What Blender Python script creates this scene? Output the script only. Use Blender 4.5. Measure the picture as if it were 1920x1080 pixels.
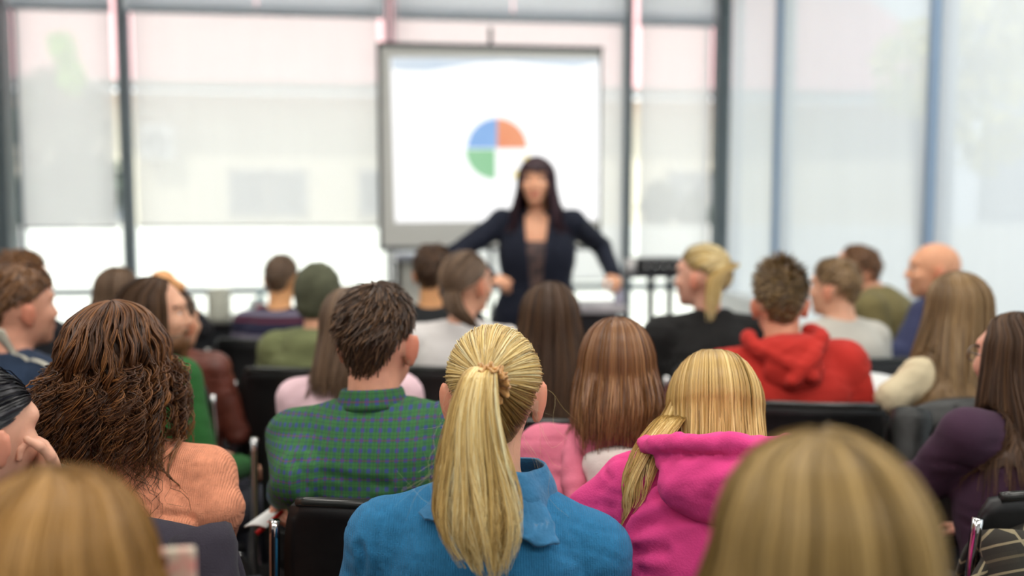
import bpy, math, random
import numpy as np
from mathutils import Matrix, Vector

for o in list(bpy.data.objects):
    bpy.data.objects.remove(o)
SC = bpy.context.scene
COL = SC.collection
RNG = np.random.default_rng(11)

# ------------------------------------------------------------------ camera
FPX = 1750.0
HCAM = 1.5
YAWC = math.radians(-7.3)                     # camera turned a little to the right of the room's depth axis
PITCH = math.atan(145.0 / FPX)
cam_d = bpy.data.cameras.new('camera')
cam_d.sensor_width = 36.0
cam_d.lens = 36.0 * FPX / 1920.0
cam_d.clip_start = 0.05
cam_d.clip_end = 200
cam_d.dof.use_dof = True
cam_d.dof.focus_distance = 1.72
cam_d.dof.aperture_fstop = cam_d.lens / 1000.0 / 0.026
cam_o = bpy.data.objects.new('camera', cam_d)
COL.objects.link(cam_o)
cam_o.location = (0, 0, HCAM)
cam_o.rotation_euler = (math.pi / 2 - PITCH, 0, YAWC)
SC.camera = cam_o
_R = cam_o.rotation_euler.to_matrix()
CR = np.array(_R)


def P(px, py, d):
    """world point seen at a photo pixel, d metres along the optical axis"""
    c = np.array([(px - 960) / FPX * d, -(py - 540) / FPX * d, -d])
    return CR @ c + np.array([0, 0, HCAM])


def PROJ(w):
    c = CR.T @ (np.asarray(w) - np.array([0, 0, HCAM]))
    return 960 + c[0] / -c[2] * FPX, 540 - c[1] / -c[2] * FPX, -c[2]


# ------------------------------------------------------------------ world, sun, ceiling lamps, exposure
SC.view_settings.view_transform = 'Standard'
SC.view_settings.look = 'None'
SC.view_settings.gamma = 1.0
SC.view_settings.use_curve_mapping = False
SC.view_settings.exposure = 0.0
W = bpy.data.worlds.new('sky')
SC.world = W
W.use_nodes = True
bg = W.node_tree.nodes['Background']
bg.inputs[0].default_value = (0.91, 0.945, 1.0, 1)
bg.inputs[1].default_value = 2.7

sun_d = bpy.data.lights.new('sun', 'SUN')
sun_d.energy = 5.0
sun_d.angle = math.radians(2)
sun_d.color = (1.0, 0.94, 0.84)
sun_o = bpy.data.objects.new('sun', sun_d)
COL.objects.link(sun_o)
sun_o.rotation_euler = (math.radians(38), 0, math.radians(-28))

LAMPS = [(-1.9, -0.9), (0.2, -0.9), (2.0, -0.9), (-1.9, 1.5), (0.2, 1.5), (2.0, 1.5), (-1.9, 3.9), (0.2, 3.9), (2.0, 3.9)]
LAMP_POWER = 27.0
for i, (lx, ly) in enumerate(LAMPS):
    ld = bpy.data.lights.new('ceiling_lamp', 'AREA')
    ld.shape = 'RECTANGLE'
    ld.size, ld.size_y = 1.2, 0.6
    ld.energy = LAMP_POWER
    ld.color = (1.0, 0.95, 0.88)
    lo = bpy.data.objects.new('ceiling_lamp', ld)
    COL.objects.link(lo)
    lo.location = (lx, ly, 3.60)

# ------------------------------------------------------------------ colour and materials


def lin(c):
    out = []
    for v in c[:3]:
        v = v / 255.0
        out.append(v / 12.92 if v <= 0.04045 else ((v + 0.055) / 1.055) ** 2.4)
    return (out[0], out[1], out[2], 1.0)


MATS = {}


def nn(t, kind, **kw):
    n = t.nodes.new(kind)
    for k, v in kw.items():
        setattr(n, k, v)
    return n


def mat(name, c, rough=0.6, metal=0.0, spec=0.5, var=0.0, vscale=30.0, bump=0.0, bscale=200.0, sheen=0.0, c2=None, sss=0.0, emit=0.0, aniso=None, trans=0.0):
    """plain procedural material: colour with noise variation and fine relief"""
    if name in MATS:
        return MATS[name]
    m = bpy.data.materials.new(name)
    m.use_nodes = True
    t = m.node_tree
    b = t.nodes['Principled BSDF']
    col = lin(c)
    b.inputs['Roughness'].default_value = rough
    b.inputs['Metallic'].default_value = metal
    b.inputs['Specular IOR Level'].default_value = spec
    b.inputs['Base Color'].default_value = col
    if sheen:
        b.inputs['Sheen Weight'].default_value = sheen
        b.inputs['Sheen Roughness'].default_value = 0.5
    if sss:
        b.inputs['Subsurface Weight'].default_value = sss
        b.inputs['Subsurface Radius'].default_value = (0.012, 0.004, 0.002)
        b.inputs['Subsurface Scale'].default_value = 0.6
    if trans:
        b.inputs['Transmission Weight'].default_value = trans
    if emit:
        b.inputs['Emission Color'].default_value = col
        b.inputs['Emission Strength'].default_value = emit
    tc = nn(t, 'ShaderNodeTexCoord')
    mp = nn(t, 'ShaderNodeMapping')
    t.links.new(tc.outputs['Object'], mp.inputs['Vector'])
    if aniso:
        mp.inputs['Scale'].default_value = aniso
    if var or c2:
        n = nn(t, 'ShaderNodeTexNoise')
        n.inputs['Scale'].default_value = vscale
        n.inputs['Detail'].default_value = 3
        t.links.new(mp.outputs[0], n.inputs['Vector'])
        r = nn(t, 'ShaderNodeValToRGB')
        e = r.color_ramp.elements
        e[0].position, e[1].position = 0.3, 0.7
        d = lin(c2) if c2 else tuple(max(0, v * (1 - var)) for v in col[:3]) + (1,)
        u = col if c2 else tuple(min(1, v * (1 + var)) for v in col[:3]) + (1,)
        e[0].color, e[1].color = d, u
        t.links.new(n.outputs[0], r.inputs[0])
        t.links.new(r.outputs[0], b.inputs['Base Color'])
    if bump:
        n2 = nn(t, 'ShaderNodeTexNoise')
        n2.inputs['Scale'].default_value = bscale
        n2.inputs['Detail'].default_value = 2
        t.links.new(mp.outputs[0], n2.inputs['Vector'])
        bp = nn(t, 'ShaderNodeBump')
        bp.inputs['Strength'].default_value = bump
        bp.inputs['Distance'].default_value = 0.004
        t.links.new(n2.outputs[0], bp.inputs['Height'])
        t.links.new(bp.outputs[0], b.inputs['Normal'])
    MATS[name] = m
    return m


def fabric(name, c, var=0.08, rough=0.9, bump=0.25, bscale=260.0, sheen=0.05, vscale=14):
    return mat(name, c, rough, 0, 0.2, var, vscale, bump, bscale, sheen)


def mathn(t, op, a, b=None, clamp=False):
    n = nn(t, 'ShaderNodeMath', operation=op, use_clamp=clamp)
    for i, v in enumerate((a, b)):
        if v is None:
            continue
        if isinstance(v, (int, float)):
            n.inputs[i].default_value = v
        else:
            t.links.new(v, n.inputs[i])
    return n.outputs[0]


def mixc(t, f, a, b):
    n = nn(t, 'ShaderNodeMix', data_type='RGBA')
    if isinstance(f, (int, float)):
        n.inputs[0].default_value = f
    else:
        t.links.new(f, n.inputs[0])
    for i, v in ((6, a), (7, b)):
        if isinstance(v, tuple):
            n.inputs[i].default_value = v
        else:
            t.links.new(v, n.inputs[i])
    return n.outputs[2]


def knit(name, c, scale=260.0):
    """ribbed fine knit with vertical wales, small flecks and fuzz"""
    m = fabric(name, c, 0.12, 0.95, 0.5, 420, 0.08, 60)
    t = m.node_tree
    b = t.nodes['Principled BSDF']
    tc = nn(t, 'ShaderNodeTexCoord')
    sep = nn(t, 'ShaderNodeSeparateXYZ')
    t.links.new(tc.outputs['Object'], sep.inputs[0])
    nz_ = nn(t, 'ShaderNodeTexNoise')
    nz_.inputs['Scale'].default_value = 25
    t.links.new(tc.outputs['Object'], nz_.inputs['Vector'])
    xx = mathn(t, 'ADD', mathn(t, 'MULTIPLY', sep.outputs[0], 1500.0), mathn(t, 'MULTIPLY', nz_.outputs[0], 10.0))
    w1 = mathn(t, 'SINE', xx)
    w2 = mathn(t, 'SINE', mathn(t, 'MULTIPLY', sep.outputs[2], 1900.0))
    h = mathn(t, 'ADD', w1, mathn(t, 'MULTIPLY', w2, 0.15))
    old = b.inputs['Normal'].links[0].from_node
    bp = nn(t, 'ShaderNodeBump')
    bp.inputs['Strength'].default_value = 0.45
    bp.inputs['Distance'].default_value = 0.0012
    t.links.new(h, bp.inputs['Height'])
    t.links.new(old.outputs[0], bp.inputs['Normal'])
    t.links.new(bp.outputs[0], b.inputs['Normal'])
    return m


def plaid(name, base, cross, line, period=0.0235, dark=(40, 45, 60), thin=(120, 50, 80), ldark=0.3):
    if name in MATS:
        return MATS[name]
    m = fabric(name, base, 0.05, 0.85, 0.15, 500, 0.04)
    t = m.node_tree
    b = t.nodes['Principled BSDF']
    tc = nn(t, 'ShaderNodeUVMap')
    sep = nn(t, 'ShaderNodeSeparateXYZ')
    t.links.new(tc.outputs[0], sep.inputs[0])

    def band(out, per, w, ph=0.0):
        f = mathn(t, 'FRACT', mathn(t, 'ADD', mathn(t, 'DIVIDE', out, per), ph + 100.0))
        a = mathn(t, 'ABSOLUTE', mathn(t, 'SUBTRACT', f, 0.5))
        return mathn(t, 'LESS_THAN', a, w / 2)
    u, v = sep.outputs[0], sep.outputs[1]
    bu, bv = band(u, period, 0.42), band(v, period, 0.42)
    c = mixc(t, mathn(t, 'MULTIPLY', mathn(t, 'ADD', bu, bv), 0.42), lin(base), lin(cross))
    lu, lv = band(u, period, 0.09, 0.5), band(v, period, 0.09, 0.5)
    c = mixc(t, mathn(t, 'MULTIPLY', mathn(t, 'MAXIMUM', lu, lv), ldark), c, lin(dark))
    c = mixc(t, mathn(t, 'MULTIPLY', mathn(t, 'MULTIPLY', bu, bv), 0.75), c, lin(line))
    lu2, lv2 = band(u, period * 2, 0.04, 0.25), band(v, period * 2, 0.05, 0.25)
    c = mixc(t, mathn(t, 'MULTIPLY', mathn(t, 'MAXIMUM', lu2, lv2), 0.5), c, lin(thin))
    for l in list(b.inputs['Base Color'].links):
        t.links.remove(l)
    t.links.new(c, b.inputs['Base Color'])
    return m


def stripes(name, cols, period):
    """horizontal stripes in object z; cols = [(fraction, rgb)]"""
    m = fabric(name, cols[0][1], 0.05)
    t = m.node_tree
    b = t.nodes['Principled BSDF']
    tc = nn(t, 'ShaderNodeTexCoord')
    sep = nn(t, 'ShaderNodeSeparateXYZ')
    t.links.new(tc.outputs['Object'], sep.inputs[0])
    f = mathn(t, 'FRACT', mathn(t, 'DIVIDE', sep.outputs[2], period))
    r = nn(t, 'ShaderNodeValToRGB')
    r.color_ramp.interpolation = 'CONSTANT'
    e = r.color_ramp.elements
    while len(e) < len(cols):
        e.new(0.5)
    for i, (p, c) in enumerate(cols):
        e[i].position = p
        e[i].color = lin(c)
    t.links.new(f, r.inputs[0])
    for l in list(b.inputs['Base Color'].links):
        t.links.remove(l)
    t.links.new(r.outputs[0], b.inputs['Base Color'])
    return m


def hairmat(name, dark, mid, light, root=None, rough=0.42, rootlen=0.25, spec=0.4):
    """strand colour from a random value per strand; optional darker regrowth at the roots"""
    if name in MATS:
        return MATS[name]
    m = bpy.data.materials.new(name)
    m.use_nodes = True
    t = m.node_tree
    b = t.nodes['Principled BSDF']
    b.inputs['Roughness'].default_value = rough
    b.inputs['Specular IOR Level'].default_value = spec
    at = nn(t, 'ShaderNodeAttribute', attribute_name='rnd')
    al = nn(t, 'ShaderNodeAttribute', attribute_name='along')
    r = nn(t, 'ShaderNodeValToRGB')
    e = r.color_ramp.elements
    e.new(0.5)
    for i, (p, c) in enumerate(((0.0, dark), (0.5, mid), (1.0, light))):
        e[i].position = p
        e[i].color = lin(c)
    t.links.new(at.outputs['Fac'], r.inputs[0])
    col = r.outputs[0]
    if root:
        k = mathn(t, 'SUBTRACT', 1.0, mathn(t, 'DIVIDE', al.outputs['Fac'], rootlen, True), True)
        col = mixc(t, k, col, lin(root))
    t.links.new(col, b.inputs['Base Color'])
    MATS[name] = m
    return m


# ------------------------------------------------------------------ object helpers


def mesh_np(name, V, quads=None, tris=None, attrs=None, uv=None, smooth=True, mi=None):
    me = bpy.data.meshes.new(name)
    V = np.asarray(V, dtype=np.float32)
    fs, ln = [], []
    if quads is not None and len(quads):
        q = np.asarray(quads, dtype=np.int32)
        fs.append(q.ravel())
        ln.append(np.full(len(q), 4, np.int32))
    if tris is not None and len(tris):
        q = np.asarray(tris, dtype=np.int32)
        fs.append(q.ravel())
        ln.append(np.full(len(q), 3, np.int32))
    L = np.concatenate(fs)
    N = np.concatenate(ln)
    me.vertices.add(len(V))
    me.vertices.foreach_set('co', V.ravel())
    me.loops.add(len(L))
    me.loops.foreach_set('vertex_index', L)
    me.polygons.add(len(N))
    st = np.zeros(len(N), np.int32)
    st[1:] = np.cumsum(N)[:-1]
    me.polygons.foreach_set('loop_start', st)
    me.polygons.foreach_set('loop_total', N)
    me.polygons.foreach_set('use_smooth', np.full(len(N), smooth, bool))
    if mi is not None:
        me.polygons.foreach_set('material_index', np.asarray(mi, np.int32))
    me.update(calc_edges=True)
    if attrs:
        for k, a in attrs.items():
            at = me.attributes.new(k, 'FLOAT', 'POINT')
            at.data.foreach_set('value', np.asarray(a, np.float32))
    if uv is not None:
        ul = me.uv_layers.new(name='UVMap')
        ul.data.foreach_set('uv', np.asarray(uv, np.float32)[L].ravel())
    return me


class Root:
    """an Empty at a thing's base; its parts are stored in its own frame"""

    def __init__(s, name, loc=(0, 0, 0), yaw=0.0, label=None, cat=None, group=None):
        s.o = bpy.data.objects.new(name, None)
        s.o.empty_display_size = 0.1
        COL.objects.link(s.o)
        s.loc = np.asarray(loc, float)
        s.yaw = yaw
        s.o.location = s.loc
        s.o.rotation_euler = (0, 0, yaw)
        c, n = math.cos(yaw), math.sin(yaw)
        s.R = np.array([[c, -n, 0], [n, c, 0], [0, 0, 1.0]])
        tag(s.o, label, cat, group)

    def local(s, V):
        return (np.asarray(V, float) - s.loc) @ s.R

    def world(s, V):
        return np.asarray(V, float) @ s.R.T + s.loc

    def part(s, name, me, m, parent=None, label=None, local=False):
        """me holds world coordinates unless local"""
        if not local:
            n = len(me.vertices)
            co = np.zeros(n * 3, np.float32)
            me.vertices.foreach_get('co', co)
            co = s.local(co.reshape(-1, 3)).astype(np.float32)
            me.vertices.foreach_set('co', co.ravel())
            me.update()
        o = bpy.data.objects.new(name, me)
        COL.objects.link(o)
        o.parent = parent or s.o
        for mm in (m if isinstance(m, (list, tuple)) else [m]):
            if len(me.materials) < (len(m) if isinstance(m, (list, tuple)) else 1):
                me.materials.append(mm)
        if label:
            o['label'] = label
        return o


def tag(o, label=None, cat=None, group=None, kind=None):
    if label:
        o['label'] = label
    if cat:
        o['category'] = cat
    if group:
        o['group'] = group
    if kind:
        o['kind'] = kind
    return o


def obj(name, me, m, parent=None, loc=None, label=None, cat=None, group=None, kind=None):
    o = bpy.data.objects.new(name, me)
    COL.objects.link(o)
    for mm in (m if isinstance(m, (list, tuple)) else [m]):
        if mm and len(me.materials) < (len(m) if isinstance(m, (list, tuple)) else 1):
            me.materials.append(mm)
    if parent is not None:
        o.parent = parent
    if loc is not None:
        o.location = loc
    return tag(o, label, cat, group, kind)


def merge(parts):
    """[(V,Q)] -> V,Q"""
    Vs, Qs, n = [], [], 0
    for V, Q in parts:
        Vs.append(np.asarray(V, float))
        Qs.append(np.asarray(Q, int) + n)
        n += len(V)
    return np.concatenate(Vs), np.concatenate(Qs)


def box(lo, hi, bev=0.0):
    """box with chamfered edges as V, Q (quads; bevel corners as degenerate quads)"""
    lo, hi = np.array(lo, float), np.array(hi, float)
    c, h = (lo + hi) / 2, (hi - lo) / 2
    if bev <= 0:
        V = np.array([[x, y, z] for x in (-1, 1) for y in (-1, 1) for z in (-1, 1)]) * h + c
        Q = [[0, 1, 3, 2], [4, 6, 7, 5], [0, 4, 5, 1], [2, 3, 7, 6], [0, 2, 6, 4], [1, 5, 7, 3]]
        return V, np.array(Q)
    b = min(bev, h.min() * 0.49)
    V, idx = [], {}
    for sx in (-1, 1):
        for sy in (-1, 1):
            for sz in (-1, 1):
                for a in range(3):
                    p = np.array([sx, sy, sz]) * h
                    s_ = np.array([sx, sy, sz])
                    for k in range(3):
                        if k != a:
                            p[k] -= s_[k] * b
                    idx[(sx, sy, sz, a)] = len(V)
                    V.append(p + c)
    Q = []
    S = (-1, 1)
    for s_ in S:
        for a in range(3):
            o1, o2 = (a + 1) % 3, (a + 2) % 3

            def k(u, v):
                t = [0, 0, 0]
                t[a], t[o1], t[o2] = s_, u, v
                return idx[(t[0], t[1], t[2], a)]
            q = [k(-1, -1), k(1, -1), k(1, 1), k(-1, 1)]
            Q.append(q if s_ > 0 else q[::-1])
    for a in range(3):
        o1, o2 = (a + 1) % 3, (a + 2) % 3
        for u in S:
            for v in S:
                def k2(w, ax):
                    t = [0, 0, 0]
                    t[a], t[o1], t[o2] = w, u, v
                    return idx[(t[0], t[1], t[2], ax)]
                q = [k2(-1, o1), k2(1, o1), k2(1, o2), k2(-1, o2)]
                Q.append(q if u * v < 0 else q[::-1])
    for sx in S:
        for sy in S:
            for sz in S:
                q = [idx[(sx, sy, sz, a)] for a in range(3)]
                if sx * sy * sz < 0:
                    q = q[::-1]
                Q.append([q[0], q[1], q[2], q[2]])
    return np.array(V), np.array(Q)


def boxmesh(name, lo, hi, bev=0.004):
    V, Q = box(lo, hi, bev)
    if bev > 0:
        t = Q[-8:, :3]
        return mesh_np(name, V, Q[:-8], t, smooth=False)
    return mesh_np(name, V, Q, smooth=False)


def boxesmesh(name, lst, bev=0.0):
    V, Q = merge([box(a, b, 0) for a, b in lst])
    return mesh_np(name, V, Q, smooth=False)


def tube(path, r, n=8, closed=False):
    """round tube through points; r scalar or per point"""
    p = np.asarray(path, float)
    M = len(p)
    r = np.broadcast_to(np.asarray(r, float), (M,))
    T = np.gradient(p, axis=0) if not closed else np.roll(p, -1, 0) - np.roll(p, 1, 0)
    T /= np.linalg.norm(T, axis=1, keepdims=True) + 1e-9
    ref = np.array([0, 0, 1.0]) if abs(T[0, 2]) < 0.9 else np.array([1.0, 0, 0])
    Ns = []
    v = ref
    for i in range(M):
        v = v - T[i] * (v @ T[i])
        v = v / (np.linalg.norm(v) + 1e-9)
        Ns.append(v)
    Ns = np.array(Ns)
    B = np.cross(T, Ns)
    a = np.linspace(0, 2 * np.pi, n, endpoint=False)
    V = p[:, None] + r[:, None, None] * (np.cos(a)[None, :, None] * Ns[:, None] + np.sin(a)[None, :, None] * B[:, None])
    V = V.reshape(-1, 3)
    Q = []
    for i in range(M if closed else M - 1):
        i2 = (i + 1) % M
        for j in range(n):
            j2 = (j + 1) % n
            Q.append([i * n + j, i * n + j2, i2 * n + j2, i2 * n + j])
    if not closed:
        V = np.vstack([V, p[0], p[-1]])
        for j in range(n):
            j2 = (j + 1) % n
            Q.append([M * n, j2, j, j])
            Q.append([M * n + 1, (M - 1) * n + j, (M - 1) * n + j2, (M - 1) * n + j2])
    return V, np.array(Q)


def fixq(Q):
    """split degenerate quads into triangles"""
    Q = np.asarray(Q)
    d = Q[:, 2] == Q[:, 3]
    return Q[~d], Q[d][:, :3]


def vq(name, V, Q, smooth=True, **kw):
    q, t = fixq(Q)
    return mesh_np(name, V, q, t, smooth=smooth, **kw)


def spline(pts, n):
    """Catmull-Rom through points"""
    p = np.asarray(pts, float)
    p = np.vstack([2 * p[0] - p[1], p, 2 * p[-1] - p[-2]])
    m = len(p) - 3
    u = np.linspace(0, m - 1e-6, n)
    i = u.astype(int)
    f = (u - i)[:, None]
    a, b, c, d = p[i], p[i + 1], p[i + 2], p[i + 3]
    return 0.5 * (2 * b + (c - a) * f + (2 * a - 5 * b + 4 * c - d) * f ** 2 + (3 * b - a - 3 * c + d) * f ** 3)


def sheet(G, th, wrap=False):
    """solid sheet from a grid of points G[nu,nv,3], thickness th along the normal"""
    nu, nv = G.shape[:2]
    if wrap:
        du = np.roll(G, -1, 0) - np.roll(G, 1, 0)
    else:
        du = np.gradient(G, axis=0)
    dv = np.gradient(G, axis=1)
    N = np.cross(du, dv)
    N /= np.linalg.norm(N, axis=2, keepdims=True) + 1e-9
    A = (G + N * th / 2).reshape(-1, 3)
    B = (G - N * th / 2).reshape(-1, 3)
    V = np.vstack([A, B])
    o = nu * nv
    Q = []
    ru = nu if wrap else nu - 1
    for i in range(ru):
        i2 = (i + 1) % nu
        for j in range(nv - 1):
            a, b, c, d = i * nv + j, i2 * nv + j, i2 * nv + j + 1, i * nv + j + 1
            Q.append([a, b, c, d])
            Q.append([o + d, o + c, o + b, o + a])
        a, b = i * nv, i2 * nv
        Q.append([a, o + a, o + b, b])
        a, b = i * nv + nv - 1, i2 * nv + nv - 1
        Q.append([b, o + b, o + a, a])
    if not wrap:
        for j in range(nv - 1):
            a, b = j, j + 1
            Q.append([b, o + b, o + a, a])
            a, b = (nu - 1) * nv + j, (nu - 1) * nv + j + 1
            Q.append([a, o + a, o + b, b])
    return V, np.array(Q)


def lathe(prof, n=16, c=(0, 0, 0)):
    pr = np.asarray(prof, float)
    a = np.linspace(0, 2 * np.pi, n, endpoint=False)
    V = np.stack([pr[:, 0][:, None] * np.cos(a), pr[:, 0][:, None] * np.sin(a), np.repeat(pr[:, 1][:, None], n, 1)], -1).reshape(-1, 3) + np.array(c)
    Q = []
    for i in range(len(pr) - 1):
        for j in range(n):
            j2 = (j + 1) % n
            Q.append([i * n + j, i * n + j2, (i + 1) * n + j2, (i + 1) * n + j])
    return V, np.array(Q)


# ------------------------------------------------------------------ distance fields: bodies and clothes grow from these
def rx(a):
    c, s = math.cos(a), math.sin(a)
    return np.array([[1, 0, 0], [0, c, -s], [0, s, c]])


def ry(a):
    c, s = math.cos(a), math.sin(a)
    return np.array([[c, 0, s], [0, 1, 0], [-s, 0, c]])


def rz(a):
    c, s = math.cos(a), math.sin(a)
    return np.array([[c, -s, 0], [s, c, 0], [0, 0, 1.0]])


I3 = np.eye(3)


class Fld:
    def __init__(s, k=0.02):
        s.pr, s.k, s.cuts = [], k, []

    def cap(s, a, b, ra, rb, k=None):
        a, b = np.asarray(a, float), np.asarray(b, float)
        ba = b - a
        L = ba @ ba + 1e-9

        def fn(p):
            t = np.clip(((p - a) @ ba) / L, 0, 1)
            return np.linalg.norm(p - a - t[:, None] * ba, axis=1) - (ra + t * (rb - ra))
        r = max(ra, rb)
        s.pr.append((fn, np.minimum(a, b) - r, np.maximum(a, b) + r, k or s.k))
        return s

    def ell(s, c, r, R=I3, k=None):
        c, r = np.asarray(c, float), np.asarray(r, float)

        def fn(p):
            q = (p - c) @ R
            k0 = np.linalg.norm(q / r, axis=1)
            k1 = np.linalg.norm(q / (r * r), axis=1)
            return k0 * (k0 - 1) / (k1 + 1e-9)
        m = r.max()
        s.pr.append((fn, c - m, c + m, k or s.k))
        return s

    def loft(s, o, R, rows, k=None, p=2.5):
        """rows: (h, halfwidth, halfdepth, yoff) along the frame's z"""
        rows = np.asarray(rows, float)
        hh = np.linspace(rows[0, 0], rows[-1, 0], 60)
        sm = spline(rows, 240)
        ws, ds, ys = (np.interp(hh, sm[:, 0], sm[:, i]) for i in (1, 2, 3))
        o = np.asarray(o, float)

        def fn(P_):
            q = (P_ - o) @ R
            h = np.clip(q[:, 2], hh[0], hh[-1])
            w, d, y = np.interp(h, hh, ws), np.interp(h, hh, ds), np.interp(h, hh, ys)
            e = (np.abs(q[:, 0] / w) ** p + np.abs((q[:, 1] - y) / d) ** p) ** (1 / p)
            dd = (e - 1) * np.minimum(w, d)
            dz = np.abs(q[:, 2] - h)
            return np.where(dz > 0, np.hypot(np.maximum(dd, 0), dz), dd)
        m = max(rows[:, 1].max(), rows[:, 2].max() + np.abs(rows[:, 3]).max())
        cs = np.array([o + R @ np.array([sx * m, sy * m, h]) for sx in (-1, 1) for sy in (-1, 1) for h in (rows[0, 0], rows[-1, 0])])
        s.pr.append((fn, cs.min(0), cs.max(0), k or s.k))
        return s

    def __call__(s, Pt):
        D = np.full(len(Pt), 0.2)
        for fn, lo, hi, k in s.pr:
            m = np.all((Pt > lo - 0.06) & (Pt < hi + 0.06), axis=1)
            if not m.any():
                continue
            d = fn(Pt[m])
            c = D[m]
            h = np.clip(0.5 + 0.5 * (c - d) / k, 0, 1)
            D[m] = c * (1 - h) + d * h - k * h * (1 - h)
        for fn in s.cuts:
            D = np.maximum(D, -fn(Pt))
        return D

    def grad(s, Pt, e=1.5e-3):
        d = s(Pt)
        g = np.stack([s(Pt + np.eye(3)[i] * e) - d for i in range(3)], 1) / e
        return d, g

    def project(s, V, off=0.0, n=2, maxstep=0.02):
        for _ in range(n):
            d, g = s.grad(V)
            st = ((d - off) / np.maximum((g * g).sum(1), 0.05))[:, None] * g
            l = np.linalg.norm(st, axis=1, keepdims=True)
            V = V - st * np.minimum(1, maxstep / (l + 1e-9))
        return V

    def push(s, V, off=0.006, n=3):
        """move points that are inside (or too near) out to the offset surface"""
        sh = V.shape
        V = V.reshape(-1, 3).copy()
        for _ in range(n):
            d, g = s.grad(V)
            m = d < off
            if not m.any():
                break
            gm = g[m]
            gm[:, 2] *= 0.5
            l2 = np.maximum((gm * gm).sum(1), 0.1)
            V[m] += np.clip((off - d[m]) / l2, 0, 0.05)[:, None] * gm
        return V.reshape(sh)

    def mesh(s, dx, dz=None, fine=None, newton=2, lo=None, hi=None):
        """surface nets; fine=(z0, dzfine): finer rows above z0"""
        L = np.min([p[1] for p in s.pr], 0) - 0.02 if lo is None else lo
        H = np.max([p[2] for p in s.pr], 0) + 0.02 if hi is None else hi
        ax = [np.arange(L[i], H[i] + dx, dx) for i in range(2)]
        dz = dz or dx
        if fine:
            z0, dzf = fine
            ax.append(np.concatenate([np.arange(L[2], z0, dz), np.arange(max(z0, L[2]), H[2] + dzf, dzf)]))
        else:
            ax.append(np.arange(L[2], H[2] + dz, dz))
        F = np.full([len(a) for a in ax], 0.2)
        for fn, lo_, hi_, k in s.pr:
            i0 = [max(0, np.searchsorted(ax[i], lo_[i] - 0.05)) for i in range(3)]
            i1 = [np.searchsorted(ax[i], hi_[i] + 0.05) for i in range(3)]
            if any(i1[i] <= i0[i] for i in range(3)):
                continue
            sl = tuple(slice(i0[i], i1[i]) for i in range(3))
            g = np.stack(np.meshgrid(*[ax[i][sl[i]] for i in range(3)], indexing='ij'), -1)
            d = fn(g.reshape(-1, 3)).reshape(g.shape[:3])
            c = F[sl]
            h = np.clip(0.5 + 0.5 * (c - d) / k, 0, 1)
            F[sl] = c * (1 - h) + d * h - k * h * (1 - h)
        if s.cuts:
            g = np.stack(np.meshgrid(*ax, indexing='ij'), -1).reshape(-1, 3)
            near = np.abs(F.ravel()) < 0.1
            Fr = F.ravel()
            for fn in s.cuts:
                Fr[near] = np.maximum(Fr[near], -fn(g[near]))
            F = Fr.reshape(F.shape)
        V, Q = snets(ax, F)
        if newton:
            V = s.project(V, 0.0, newton, dx * 0.7)
        return V, Q


def snets(ax, F):
    ins = F < 0
    nx, ny, nz_ = F.shape
    cnt = np.zeros((nx - 1, ny - 1, nz_ - 1), np.int8)
    offs = [(i, j, k) for i in (0, 1) for j in (0, 1) for k in (0, 1)]
    for i, j, k in offs:
        cnt += ins[i:nx - 1 + i, j:ny - 1 + j, k:nz_ - 1 + k]
    act = (cnt > 0) & (cnt < 8)
    I = np.argwhere(act)
    val = np.stack([F[I[:, 0] + i, I[:, 1] + j, I[:, 2] + k] for i, j, k in offs], 1)
    acc = np.zeros((len(I), 3))
    n = np.zeros(len(I))
    O = np.array(offs, float)
    for a in range(8):
        for b in range(a + 1, 8):
            if np.abs(O[a] - O[b]).sum() != 1:
                continue
            fa, fb = val[:, a], val[:, b]
            m = (fa < 0) != (fb < 0)
            t = fa[m] / (fa[m] - fb[m])
            acc[m] += O[a] + t[:, None] * (O[b] - O[a])
            n[m] += 1
    acc /= n[:, None]
    V = np.stack([ax[i][I[:, i]] + acc[:, i] * (ax[i][I[:, i] + 1] - ax[i][I[:, i]]) for i in range(3)], 1)
    idx = np.full(act.shape, -1, np.int64)
    idx[tuple(I.T)] = np.arange(len(I))
    Q = []
    for d in range(3):
        u, v = (d + 1) % 3, (d + 2) % 3
        s0 = [slice(None)] * 3
        s1 = [slice(None)] * 3
        s0[d], s1[d] = slice(0, -1), slice(1, None)
        ch = ins[tuple(s0)] != ins[tuple(s1)]
        E = np.argwhere(ch)
        E = E[(E[:, u] > 0) & (E[:, v] > 0) & (E[:, u] < F.shape[u] - 1) & (E[:, v] < F.shape[v] - 1)]
        if not len(E):
            continue
        inn = ins[tuple(E.T)]
        e = np.eye(3, dtype=int)
        c = [idx[tuple((E - o_).T)] for o_ in (e[u] + e[v], e[v], 0 * e[u], e[u])]
        q = np.stack(c, 1)
        q[~inn] = q[~inn][:, ::-1]
        Q.append(q)
    return V, np.concatenate(Q)


def wob(Pt, seed, sc):
    """cheap smooth noise in about -1..1: a few warped sines"""
    r = np.random.default_rng(seed)
    o = np.zeros(len(Pt))
    q = Pt * sc
    for i in range(5):
        d = r.normal(size=3)
        d /= np.linalg.norm(d)
        e = r.normal(size=3)
        o += np.sin(q @ d * (1 + 0.45 * i) * 2 + r.uniform(0, 6) + 1.3 * np.sin(q @ e + r.uniform(0, 6))) / (1 + 0.35 * i)
    return o / 2.6


def vnormals(V, Q):
    a = V[Q[:, 2]] - V[Q[:, 0]]
    b = V[Q[:, 3]] - V[Q[:, 1]]
    n = np.cross(a, b)
    N = np.zeros_like(V)
    for i in range(4):
        np.add.at(N, Q[:, i], n)
    return N / (np.linalg.norm(N, axis=1, keepdims=True) + 1e-12)


# ------------------------------------------------------------------ hands
_HAND = {}


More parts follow.
